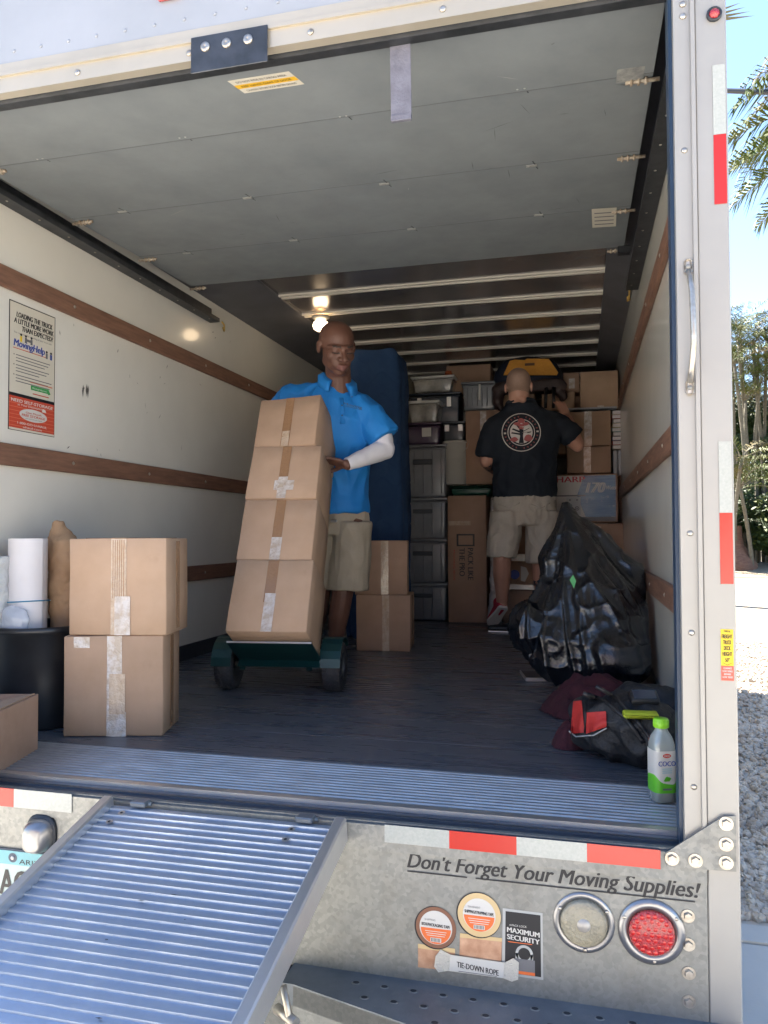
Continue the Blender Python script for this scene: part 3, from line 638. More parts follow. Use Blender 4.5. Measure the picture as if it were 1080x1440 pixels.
    fl.poly([(c-.0095, z1+.007), (c, z1+.002), (c+.0095, z1+.007), (c+.0095, z1+.006), (c, z1+.001), (c-.0095, z1+.006)], 1, .0013)
    for k, wd in enumerate((.017,.020,.014,.020)): fl.text(('CLEARANCE','LOW WIRES','BEWARE','LOW TREES')[k], c, z1-.0075-.0065*k, .0042, wd, 3, .0013, .02, 0, 'c')
    part(fl.b, 'height_label', [M['yellow'], M['ink'], pm('label_red', (.80,.10,.06), .4), M['white']], post)
    # red marker lamp
    p = pY(1004, 21, F-.001); b = MB(); Mx = Matrix.Translation(p) @ Matrix.Rotation(R(90), 4, 'X')
    b.lathe([(.0165,0),(.0165,.006),(.013,.008),(.0115,.006)], Mx, 28, 0); b.lathe([(.0115,.005),(.009,.010),(.0001,.012)], Mx, 24, 1)
    part(b, 'marker_lamp', [M['dark'], M['lensred']], post)
    # grab handle
    a, c = pY(972, 375, F), pY(975, 545, F); b = MB(); x = .2425
    for z in (a.z, c.z):
        b.rbox((x-.009, F-.002, z-.018), (x+.009, F+.004, z+.018), .006, 0); rivet(b, (x, F-.002, z), (0,-1,0), .006, 1)
    b.tube([(x, F-.004, a.z-.010), (x+.001, F-.022, a.z-.035), (x+.003, F-.034, a.z-.065), (x+.005, F-.036, c.z+.115), (x+.005, F-.034, c.z+.09), (x+.002, F-.020, c.z+.045), (x, F-.004, c.z+.012)], [.006,.006,.0065,.0065,.0065,.006,.007], 12)
    part(b, 'grab_handle', [M['steel'], M['galv']], post)
    # header above the opening
    zl = CAMZ+1.272; b = MB()
    b.box((X0, F, zl+.002), (.2185, F+.03, zl+.048), 0); b.box((X0, F-.007, zl+.048), (.2185, F+.03, zl+.058), 0)
    b.box((X0, F-.003, zl+.058), (.2185, F+.03, zl+.085), 0); b.box((X0, F-.001, zl+.085), (.2185, F+.04, ROOF+.10), 1)
    for k in range(6): rivet(b, (-2.04+.345*k, F, zl+.024), (0,-1,0), .009, 2)
    for k in range(26): rivet(b, (-2.1+.09*k, F-.001, zl+.118), (0,-1,0), .0055, 1)
    hd = part(b, 'header', [pm('header_gold_aluminium', (.48,.43,.35), .38, .4, col2=(.42,.38,.31), nscale=5), M['headpaint'], M['steel']])
    b = MB(); b.box((-2.05, F+.031, zl-.001), (.2, F+.075, zl+.04)); part(b, 'bottom_seal', M['dark'], hd)
    # red marker lamps on top header
    p = pY(240, 1, F-.002); b = MB(); b.rbox((p.x-.035, F-.014, p.z-.001), (p.x+.03, F-.002, p.z+.028), .004); part(b, 'marker_lamp', M['lensred'], hd)
rear_frame()

def roll_door():
    # the raised door lies under the roof, sloping up slightly
    F = YR; xa, xb = -2.055, .215
    ys = [1.895, 2.27, 2.775, 3.28, 3.79]; zf = lambda y: CAMZ + 1.300 + (y-1.895)*.035
    d0 = MB().box((xa, F+.032, CAMZ+1.262), (xb-.005, F+.062, CAMZ+1.300), 0)
    b = MB()
    for i in range(4):
        ya, yb = ys[i]+.0004, ys[i+1]-.0004; dz = .004 if i == 0 else 0
        b.prism([(xa, ya, zf(ya)-dz), (xa, yb, zf(yb)-dz), (xa, yb, zf(yb)+.018), (xa, ya, zf(ya)+.018)], (1,0,0), xb-xa, 0)
        b.box((xa, yb-.002, zf(yb)-.0006-dz), (xb, yb+.0025, zf(yb)+.010), 1) if i < 3 else None
    r = random.Random(4)
    def dpt(px, py):
        d = ray(px, py); t = 1.0
        for _ in range(20): y = d.y*t; t = (zf(y) - .0045 - CAMZ)/d.z
        return CAM + d*t
    # long scratches
    for i in range(34):
        px, py = r.uniform(60, 880), r.uniform(90, 330)
        if py < 215 - px*.2 + 30: continue
        p = dpt(px, py); a = r.uniform(-.5,.5) if r.random() < .6 else r.uniform(1.2,1.9); L = r.uniform(.01,.06); d = V((math.cos(a), math.sin(a), math.sin(a)*.035)); n_ = V((-math.sin(a), math.cos(a), math.cos(a)*.035)) * r.uniform(.0006,.0025)
        p.z -= .0003; m = r.choice((2,2,3)); b.add([p-d*L-n_*.2, p+n_*.4, p+d*L, p-n_], [(0,1,2,3)], m)
    door = part(b, 'rolled_up_door', [M['door'], pm('door_joint', (.14,.15,.16), .5), M['darkmetal'], pm('scratch_light', (.36,.36,.35), .5)])
    d0.build('door_bottom_rail', M['darkmetal'], door)
    # rivet-like fixings where hinges bolt through, and side rollers
    scuff = pm('bare_metal_tab', (.50,.50,.48), .35, .6); rust = pm('rusty_fixing', (.28,.20,.13), .6, .4, col2=(.55,.5,.42), nscale=90)
    r = random.Random(4)
    for yi in (1,2,3):
        for x in (-1.80, -1.25, -.70, -.15):
            y = ys[yi] + .02*r.uniform(-1,1); z = zf(y)-.0012; b = MB()
            b.box((x-.026, y-.007, z-.0022), (x+.012, y+.007, z), 0); b.add([(x-.004, y-.035, z-.0008), (x+.002, y-.035, z-.0008), (x+.016, y+.030, z-.0008), (x+.012, y+.030, z-.0008)], [(0,1,2,3)], 1)
            rivet(b, (x-.016, y, z-.002), (0,0,-1), .004, 0); rivet(b, (x+.005, y, z-.002), (0,0,-1), .004, 0)
            b.build('hinge', [scuff, M['darkmetal']], door)
    for yi in range(5):
        for s, x in ((1, xa), (-1, xb)):
            y = ys[yi] + .03; z = zf(y)-.004; b = MB()
            b.cyl((x - .02*s, y, z-.004), (x + .075*s, y, z-.004), .006, None, 8, 0)
            for k in range(3): b.cyl((x+(.015+.02*k)*s, y, z-.004), (x+(.022+.02*k)*s, y, z-.004), .011, None, 10, 0)
            b.build('roller', rust, door)
    # latch plate with three bolts hanging over the header
    a, c = pY(269, 36, F-.009), pY(374, 84, F-.009); z0 = c.z - .006
    b = MB(); b.rbox((a.x, F-.012, z0), (c.x+.005, F-.0085, z0+.098), .0015, 0)
    for k in range(3): p = (a.x + .043 + .066*k*.93, F-.012, z0+.066); b.lathe([(.013,0),(.013,.003),(.009,.005),(.004,.005),(.0001,.003)], Matrix.Translation(p) @ Matrix.Rotation(R(90), 4, 'X'), 20, 1)
    b.build('latch_plate', [M['darkmetal'], M['steel']], door)
    # warning label, paper labels
    def dlabel(nm, pts, stripes):
        P_ = [dpt(*p) for p in pts]; U = (P_[1]-P_[0]); W_ = (P_[3]-P_[0]); N = V((0,.035,-1))
        fl = Flat(P_[0], U, W_, N); u, w__ = U.length, W_.length; fl.rect(0,0,u,w__,0,.0008)
        for (a0,b0,a1,b1,m) in stripes: fl.sheet(u*a0, w__*b0, u*a1, w__*b1, m, .0012)
        return fl, u, w__
    fl, u, w__ = dlabel('l', [(344,131),(428,118),(406,102),(320,114)], [(0,.36,1,.64,1)])
    for k, (t_, v_) in enumerate((('CAUTION: SECURE DOOR BEFORE DRIVING', .12), ('KEEP HANDS CLEAR OF DOOR', .44), ('DO NOT RIDE IN CARGO AREA', .76))): fl.text(t_, u*.5, w__*v_, w__*.13, u*.82, 2, .0016, 0, 0, 'c')
    fl.b.build('warning_label', [M['cream'], pm('label_amber', (.72,.42,.03), .5), M['ink']], door)
    fl, u, w__ = dlabel('l', [(833,320),(866,318),(864,292),(832,294)], [(.1,.75,.9,.8,1),(.1,.55,.9,.6,1),(.1,.35,.9,.4,1),(.1,.15,.9,.2,1)])
    fl.b.build('paper_label', [M['cream'], M['greyink']], door)
    fl, u, w__ = dlabel('l', [(866,117),(904,112),(902,95),(868,98)], []); fl.b.build('torn_label', pm('torn_label', (.34,.34,.32), .7, col2=(.17,.175,.18), nscale=40), door)
    # pull strap
    p = dpt(563, 47); b = MB(); W_ = .027
    zz = [(p.y-.02, p.z+.03), (p.y-.005, p.z-.02), (p.y+.0, p.z-.10), (p.y+.004, p.z-.17), (p.y+.006, p.z-.222)]
    x = p.x
    top = [(x-W_+.001*i, y_, z_) for i, (y_, z_) in enumerate(zz)] + [(x+W_+.001*i, y_, z_) for i, (y_, z_) in enumerate(zz)][::-1]
    for i in range(4):
        (ya, za), (yb, zb) = zz[i], zz[i+1]
        b.add([(x-W_, ya, za), (x+W_, ya, za), (x+W_, yb, zb), (x-W_, yb, zb), (x-W_, ya+.004, za), (x+W_, ya+.004, za), (x+W_, yb+.004, zb), (x-W_, yb+.004, zb)], [(0,1,2,3),(7,6,5,4),(0,3,7,4),(1,5,6,2)], 0)
    ya, za = zz[-1]; b.rbox((x-W_, ya-.004, za-.004), (x+W_, ya+.008, za+.012), .001, 0)
    b.build('pull_strap', M['strap'], door)
    # side tracks
    for s, xw in ((1, X0), (-1, X1)):
        b = MB(); z = CAMZ + 1.33
        x0_, x1_ = sorted((xw + .002*s, xw + .012*s)); b.box((x0_, 1.99, z-.045), (x1_, 4.22, z+.04), 0)
        x0_, x1_ = sorted((xw + .012*s, xw + .065*s)); b.box((x0_, 1.99, z-.045), (x1_, 4.22, z-.040), 0)
        x2_, x3_ = sorted((xw + .060*s, xw + .065*s)); b.box((x2_, 1.99, z-.040), (x3_, 4.22, z-.022), 0)
        for k in range(12): rivet(b, (xw+.012*s, 2.1+.185*k, z-.02), (s,0,0), .007, 1); rivet(b, (xw+.04*s, 2.1+.185*k, z-.045), (0,0,-1), .005, 1)
        p = V((xw+.04*s, 4.30, z-.02)); b.tube([p, p+V((0,.03,-.01)), p+V((0,.035,-.045)), p+V((.01*s,.01,-.055)), p+V((.01*s,-.005,-.035))], .005, 8, 2)
        part(b, 'door_track', [M['darkmetal'], M['steel'], M['brass']])
    b = MB(); b.rbox((xb-.03, 3.77, zf(3.8)-.035), (xb+.03, 3.82, zf(3.8)-.002), .004); b.build('door_stop', M['black'], door)
roll_door()

def lamps():
    p = q(451, 455, 4.95); p.z = ROOF - .10
    p2 = q(453, 457, 1); d = ray(451, 457); k = (ROOF-.058-CAMZ)/d.z; p = CAM + d*k
    b = MB(); b.lathe([(.060,.058),(.060,.048),(.034,.036),(.026,.03)], Matrix.Translation(p), 24, 0); L = part(b, 'dome_lamp', M['lampbase'])
    b = MB(); b.lathe([(.026,.032),(.046,.018),(.054,-.004),(.047,-.026),(.026,-.040),(.0001,-.044)], Matrix.Translation(p), 24, 0); b.build('lamp_shade', M['bulb'], L)
lamps()

def poster():
    X = X0 + .0012; A = pX(11, 601, X); B = pX(76, 617, X); Tp = pX(76, 452, X); Tl = pX(11, 413, X)
    y0, y1 = A.y, B.y; z0 = (A.z + B.z)/2; z1 = (Tp.z + Tl.z)/2; Wd, H = y1-y0, z1-z0
    fl = Flat((X, y0, z0), (0,1,0), (0,0,1), (1,0,0)); u = lambda a: a*Wd; v_ = lambda a: a*H
    # 0 cream 1 ink 2 red 3 blue 4 greyink 5 green 6 white 7 yellow 8 orange
    fl.rect(0,0,Wd,H,1,.0008); fl.rect(.004,.004,Wd-.004,H-.004,0,.0012); s = lambda a0,b0,a1,b1,m,h=.0018: fl.sheet(u(a0),v_(b0),u(a1),v_(b1),m,h)
    s(.012,.265,.988,.29,1); s(.012,.012,.988,.265,2); s(.012,.004,.988,.020,0,.0022)
    for k in range(8): s(.012,.036+.029*k,.988,.041+.029*k,8,.0021)
    T = lambda t_, a, b_, hh, wd, m, off=.02, sh=0, h=.0026: fl.text(t_, u(a), v_(b_), v_(hh), u(wd), m, h, off, sh, 'c')
    T('LOADING THE TRUCK', .53,.885,.042,.78,1,.03,.12); T('A LITTLE MORE WORK', .52,.835,.042,.86,1,.03,.12); T('THAN EXPECTED?', .59,.785,.042,.68,1,.03,.12)
    T('You can order the unloading of your truck with', .5,.755,.014,.82,4,0)
    T('MovingHelp', .42,.655,.058,.66,3,.03,.15); s(.08,.636,.78,.642,2)
    for a, m in ((.24,7),(.34,4),(.46,4),(.80,4),(.90,3)):
        b0 = .70 if a < .6 else .63
        fl.ell(u(a), v_(b0+.055), u(.022), v_(.010), 1, .0025, 12); s(a-.022,b0,a+.022,b0+.044,m,.0025)
    s(.34,.715,.47,.735,4,.0028)
    for k, wd in enumerate((.74,.70,.62,.72,.66,.50,.78,.70,.74)): s(.14,.585-.0235*k-.008*(k//3),.14+wd,.592-.0235*k-.008*(k//3),4)
    for k in range(3): fl.ell(u(.10), v_(.588-.078*k), u(.012), v_(.004), 1, .002, 8)
    s(.44,.40,.94,.408,8); s(.46,.345,.84,.380,5); fl.poly([(u(.84),v_(.335)),(u(.90),v_(.345)),(u(.84),v_(.39))], 5, .0019); T('MovingHelp.com', .65,.355,.014,.32,6,.01); s(.50,.312,.86,.320,2)
    T('NEED SELF-STORAGE', .5,.222,.026,.90,6,.03); T('at Your Destination?', .46,.198,.016,.56,6,.01)
    fl.ell(u(.52), v_(.138), u(.30), v_(.050), 6, .0026, 36); T('One Month', .52,.148,.016,.34,2,.02,.1,.0032); T('FREE STORAGE', .52,.122,.020,.50,2,.03,.1,.0032); T('with each one-way rental', .52,.105,.009,.36,4,0,0,.0032)
    fl.poly([(u(.70),v_(.185)),(u(.80),v_(.185)),(u(.78),v_(.205)),(u(.72),v_(.212))], 6, .003)
    T('1-800-GO-U-HAUL', .5,.055,.019,.64,6,.02); T('uhaul.com', .5,.028,.018,.40,6,.02)
    part(fl.b, 'wall_poster', [M['cream'], M['ink'], pm('poster_red', (.55,.07,.035), .45), M['blue'], M['greyink'], M['green'], M['white'], M['yellow'], pm('poster_stripe', (.66,.17,.10), .45)])
poster()

def ramp():
    sl = math.tan(R(13.9)); A = pY(145, 1128, YR-.02); B = pY(487, 1161, YR-.02); xa, xb = A.x, B.x - .0
    y0 = YR-.016; z0 = DECK-.012; L = 3.35; c, s = math.cos(R(13.9)), math.sin(R(13.9))
    rp = MB(); pit = .0254; prof = [(0,-.02)]; t = 0
    while t < L-.03:
        prof += [(t,-.0045),(t+.010,-.0045),(t+.0115,.0),(t+.0195,.0),(t+.0215,-.0045)]; t += pit
    prof += [(L,-.0045),(L,-.02)]
    f = lambda x, u, v_: (x, y0 - u*c + v_*s*-1*-1*0 - v_*s, z0 - u*s + v_*c)
    rp.prism([f(xa+.03, u, v_) for u, v_ in prof], (1,0,0), xb-xa-.06)
    r = random.Random(2)
    for dx, u in ((.075,.035),(.065,.075),(.545,.035),(.545,.075)):
        p = V(f(xa+dx, u, .0005)); rp.disc(p, (1,0,0), (0,-c,-s), .0095, 18, 1); rp.disc(p + V((0,-.0004,.0008)), (1,0,0), (0,-c,-s), .004, 8, 2)
    for i in range(16):
        p = V(f(r.uniform(xa+.06,xb-.06), r.uniform(.08,1.0), .0008)); a = r.uniform(0,3); rp.add([p+V((.008*math.cos(a)*k[0], .006*k[1], -.0015*k[1])) for k in ((-1,-.2),(.3,-.5),(1,.3),(-.2,.6))], [(0,1,2,3)], 2)
    R_ = part(rp, 'loading_ramp', [M['aluramp'], M['alu'], M['dark']])
    for x0_, x1_ in ((xa, xa+.0295), (xb-.0295, xb)):
        b = MB(); sec = [(x0_, -.040), (x1_, -.040), (x1_, .018), (x1_-.004, .022), (x0_+.004, .022), (x0_, .018)]
        n = len(sec); vs = [f(x, .0, v_) if v_ > -.05 else f(x, .035, v_) for x, v_ in sec] + [f(x, L, v_) for x, v_ in sec]
        b.add(vs, [(i, (i+1)%n, (i+1)%n+n, i+n) for i in range(n)] + [list(range(n))[::-1], [i+n for i in range(n)]])
        b.build('side_rail', M['alu'], R_)
    for px in (200, 432):
        p = pY(px, 1130, YR-.004); b = MB(); b.rbox((p.x-.022, YR-.03, DECK-.012), (p.x+.022, YR+.004, DECK+.002), .003); b.cyl((p.x-.03, YR-.006, DECK-.008), (p.x+.03, YR-.006, DECK-.008), .006, None, 10); b.build('ramp_hook', M['galvdark'], R_)
ramp()
# dark sheet standing in for the shaded space around the ramp slot
part(MB().box((-1.9, YR+.021, .35), (X1-.08, YR+.05, DECK-.06)), 'slot_shade_panel', M['dark'])
for yy in (7.4,):
    for sx in (X0+.28, X1-.05):
        b = MB(); b.lathe([(.19,-.10),(.34,-.12),(.385,-.10),(.39,0),(.385,.10),(.34,.12),(.19,.10)], Matrix.Translation((sx-.14, yy, .40)) @ Matrix.Rotation(R(90), 4, 'Y'), 36, 0)
        b.lathe([(.0001,-.05),(.17,-.07),(.19,-.10)], Matrix.Translation((sx-.14, yy, .40)) @ Matrix.Rotation(R(90), 4, 'Y'), 30, 1); b.lathe([(.0001,.05),(.17,.07),(.19,.10)], Matrix.Translation((sx-.14, yy, .40)) @ Matrix.Rotation(R(90), 4, 'Y'), 30, 1)
        part(b, 'wheel', [M['rubber'], M['lampbase']])
b = MB(); b.rbox((X0+.1, YE+.1, .5), (X1-.1, YE+2.0, 2.1), .12, 0, None, 3); part(b, 'cab', M['headpaint'])
b = MB(); b.box((X0+.5, 2.2, .42), (X0+.65, YE+2, .72)); b.box((X1-.65, 2.2, .42), (X1-.5, YE+2, .72)); part(b, 'chassis', M['dark'])
# ------------------------------------------------------------------ cartons
G_BACK = 'cardboard boxes of the stack at the back of the truck'
def hd(deg): return R(deg)
def carton(label, c, w_, d, h, rz, mat='card', tape=True, tpos=.5, tw=.055, tmat='tape', group=None, tapes=None, Mx=None, open_=False, lab=None, name='cardboard_box', side=True, jit=.0035, tend=(0,1), over=.07):
    """c: front-centre point of the base; w_ across, d away from the front, h up"""
    t = thing(name, label, 'box', c, rz, group)
    if Mx is not None: t.matrix_world = Mx; t.location, rot, _ = Mx.decompose(); t.rotation_euler = rot.to_euler()
    b = MB(); b.rbox((-w_/2, 0, 0), (w_/2, d, h), .0035, 0, None, 1, jit, 0, 2)
    b.box((-w_/2+.004, d/2-.0015, h-.0004), (w_/2-.004, d/2+.0015, h+.0016), 1)                   # flap seam on top
    b.box((w_/2-.0004, d/2-.0015, .004), (w_/2+.0016, d/2+.0015, h-.004), 1) if False else None
    b.build('carton', [M[mat], M['seam']], t, False)
    def strip(x0, z0, x1, z1, m='tape', y=-.0022):
        s = MB(); n = 8; vs = []
        for i in range(n+1):
            z = z0 + (z1-z0)*i/n; j = .0012*noise.noise(V((x0*9, z*20, 3)))
            vs += [(x0+j, y + .0006*noise.noise(V((x0*30, z*60, 1))), z), (x1+j, y + .0006*noise.noise(V((x1*30, z*60, 5))), z)]
        s.add(vs, [(2*i, 2*i+1, 2*i+3, 2*i+2) for i in range(n)], 0, None, True); s.build('tape_strip', M[m], t, False, False)
    if tape:
        x = (tpos-.5)*w_; strip(x-tw/2, h*tend[0]+.001, x+tw/2, h*tend[1]-.001, tmat)
        s = MB(); s.rbox((x-tw/2, -.002, h+.0006), (x+tw/2, d*.98, h+.0022), .0003); s.build('tape_strip', M['tapebrown'], t, False)
    for a in tapes or []: strip(*[((a[0]-.5)*w_), a[1]*h, ((a[2]-.5)*w_), a[3]*h], *a[4:])
    if side:
        s = MB(); s.rbox((w_/2+.0012, d/2-.02, .012), (w_/2+.0028, d/2+.02, h*.97), .0003); s.build('tape_strip', M['tapebrown'], t, False)
    return t
def rectbox(label, px0, py0, px1, py1, Y, d, **k):
    """truck-aligned box whose front face fills a pixel rectangle on the plane Y"""
    cy, cx = (py0+py1)/2, (px0+px1)/2
    x0, x1 = pY(px0, cy, Y).x, pY(px1, cy, Y).x; z0, z1 = pY(cx, py1, Y).z, pY(cx, py0, Y).z
    if k.pop('floor', False): z0 = DECK + .0015
    z0 = k.pop('zb', z0)
    k.setdefault('group', G_BACK)
    return carton(label, ((x0+x1)/2, Y, z0), x1-x0, d, z1-z0, 0, **k), (x0, x1, z0, z1)
HC = YAW    # heading of things that face the camera side
def front_boxes():
    G = 'two cardboard boxes stacked by the left wall'
    h0 = .349
    c = pZ(159, 1036, DECK); t = carton('lower box of the front left stack with torn tape down its middle', (c.x, c.y, DECK+.001), .345, .225, h0, YAW + R(1), 'card', True, .51, .052, 'tapelight', G,
        [(.10,.88,.26,.99,'tapelight',-.0026), (.46,.22,.62,.62,'tape',-.0032), (.47,.0,.63,.24,'tapelight',-.0028)])
    t = carton('upper box of the front left stack with ridged paper tape', (c.x+.012, c.y+.004, DECK+.001+h0+.002), .345, .25, .338, YAW - R(2), 'card2', True, .51, .055, 'tape', G,
        [(.47,.0,.63,.40,'tapelight',-.0030)] + [(.448+.022*k, .38, .456+.022*k, .985, 'tapebrown', -.0030) for k in range(6)])
    # open box at the lower left
    A = pZ(53, 1054, DECK); t = thing('open_box', 'open cardboard box at the front left edge in front of the black tub', 'box', (A.x, A.y, DECK+.001))
    M0 = Matrix.Translation((A.x, A.y, DECK+.001)) @ Matrix.Rotation(R(14), 4, 'Z')
    b = MB(); W_, D, H, th = .40, .42, .180, .006      # extends to -x and -y
    b.box((-W_, -th, 0), (0, 0, H), 0, M0); b.box((-th, -D, 0), (0, -th-.0005, H), 0, M0); b.box((-W_, -D, 0), (-W_+th, -th-.0005, H), 0, M0); b.box((-W_+th+.0005, -D, 0), (-th-.0005, -D+th, H), 0, M0); b.box((-W_+th+.0005,-D+th+.0005,0), (-th-.0005,-th-.0005,th), 0, M0)
    b.build('carton', M['card3'], t)
    b = MB(); b.prism([M0 @ V(p) for p in ((-th,-D+.01,H+.001),(-th,-.012,H+.001),(-.165,-.02,H-.03),(-.165,-D+.02,H-.03))], (0,0,1), .004); b.build('flap', M['card'], t)
    # a packet lying in the open box
    b = MB(); b.rbox((-.30,-.30,.008), (-.17,-.10,.155), .008, 0, M0, 2); b.rbox((-.302,-.28,.06), (-.168,-.26,.157), .002, 1, M0); b.build('packet', [M['paper'], M['greyink']], label='pale packet standing in the open box', cat='packet')
    # black tub with rolls
    T = (-1.972, 2.50); tb = thing('tub', 'round black plastic tub at the left behind the open box', 'tub', (T[0], T[1], DECK))
    Mx = Matrix.Translation((T[0], T[1], DECK+.001)); h = .366
    b = MB(); b.lathe([(.0001,0),(.142,0),(.148,.01),(.158,.17),(.168,h-.02),(.176,h-.012),(.176,h),(.170,h+.002),(.165,h-.006),(.156,.17),(.145,.015),(.0001,.012)], Mx, 48)
    b.build('tub_wall', M['black'], tb)
    b = MB(); b.lathe([(.176,h-.022),(.183,h-.014),(.183,h+.001),(.175,h+.005),(.169,h)], Mx, 48); b.build('rim', M['black'], tb)
    c = V((-2.005, 2.470, DECK+.018)); b = MB(); H = .70 - .018 - .01
    sp = []; n = 90
    for k in range(n): a = 2*math.pi*3*k/n; r_ = .045 + .030*k/n; sp.append((r_*math.cos(a), r_*math.sin(a)))
    vs = [(c.x+x, c.y+y, c.z + z_) for z_ in (0, H) for x, y in sp]; b.add(vs, [(k, k+1, n+k+1, n+k) for k in range(n-1)], 0, None, True)
    rl = b.build('paper_roll', M['paper'], label='tall white paper roll with a blue band standing in the black tub', cat='paper roll')
    b = MB(); zb = c.z + H - .235; b.tube([(c.x + .0765*math.cos(2*math.pi*k/40), c.y + .0765*math.sin(2*math.pi*k/40), zb + .006*math.cos(2*math.pi*k/40+.6)) for k in range(41)], .0022, 6)
    b.build('rubber_band', pm('blue_rubber', (.02,.22,.40), .5), rl)
    p0 = V((-2.035, 2.40, 0)); b = MB()
    b.add([(c.x-.062, c.y-.049, zb-.055), (c.x-.045, c.y-.066, zb-.055), (c.x-.045, c.y-.066, zb+.02), (c.x-.062, c.y-.049, zb+.02)], [(0,1,2,3)]); b.build('sticky_note', pm('note_yellow', (.75,.72,.30), .6), rl, True, False)
    # brown paper bag behind the roll
    c = V((-1.935, 2.60, DECK+.02)); b = MB(); rings = []
    for z_, rx, ry, dx in ((0,.05,.05,0),(.2,.055,.055,0),(.45,.060,.058,-.005),(.60,.066,.060,-.01),(.655,.060,.055,-.018),(.685,.045,.04,-.028),(.715,.030,.026,-.036),(.735,.018,.016,-.040)):
        rings.append((c + V((dx,0,z_)), V((rx,0,0)), V((0,ry,0))))
    b.loft(rings, 22)
    fuse(b, 'paper_bag', M['kraft'], None, .006, 2, lambda p, n_: .012*noise.noise(p*16) + .006*abs(noise.noise(p*38)), label='crumpled brown paper bundle standing behind the white roll', cat='paper bag')
    # bubble wrap and clear plastic
    b = MB(); c = V((-2.085, 2.395, DECK+.04)); b.loft([(c + V((0,0,z_)), V((.048,0,0)), V((0,.045,0))) for z_ in (0,.2,.4,.50,.56,.585)], 20); 
    fuse(b, 'bubble_wrap', pm('bubble_wrap', (.66,.68,.68), .25, bump=.9, bscale=120, coat=.6, alpha=.85), None, .006, 1, lambda p, n_: .010*noise.noise(p*22) + .004*abs(noise.noise(p*60)), label='milky bubble wrap bundle at the left edge of the black tub', cat='bubble wrap')
    b = MB(); c = V((-1.985, 2.375, DECK+.33)); b.loft([(c + V((0,0,z_)), V((k*.06,0,0)), V((0,k*.026,0))) for z_, k in ((0,.7),(.03,1),(.07,1.05),(.10,.7),(.12,.2))], 20)
    fuse(b, 'plastic_bag', pm('clear_plastic_bag', (.62,.68,.78), .15, alpha=.55, coat=.8, bump=.8, bscale=40), None, .006, 1, lambda p, n_: .010*noise.noise(p*26), label='small crinkled clear plastic bag at the foot of the white roll', cat='plastic bag')
front_boxes()

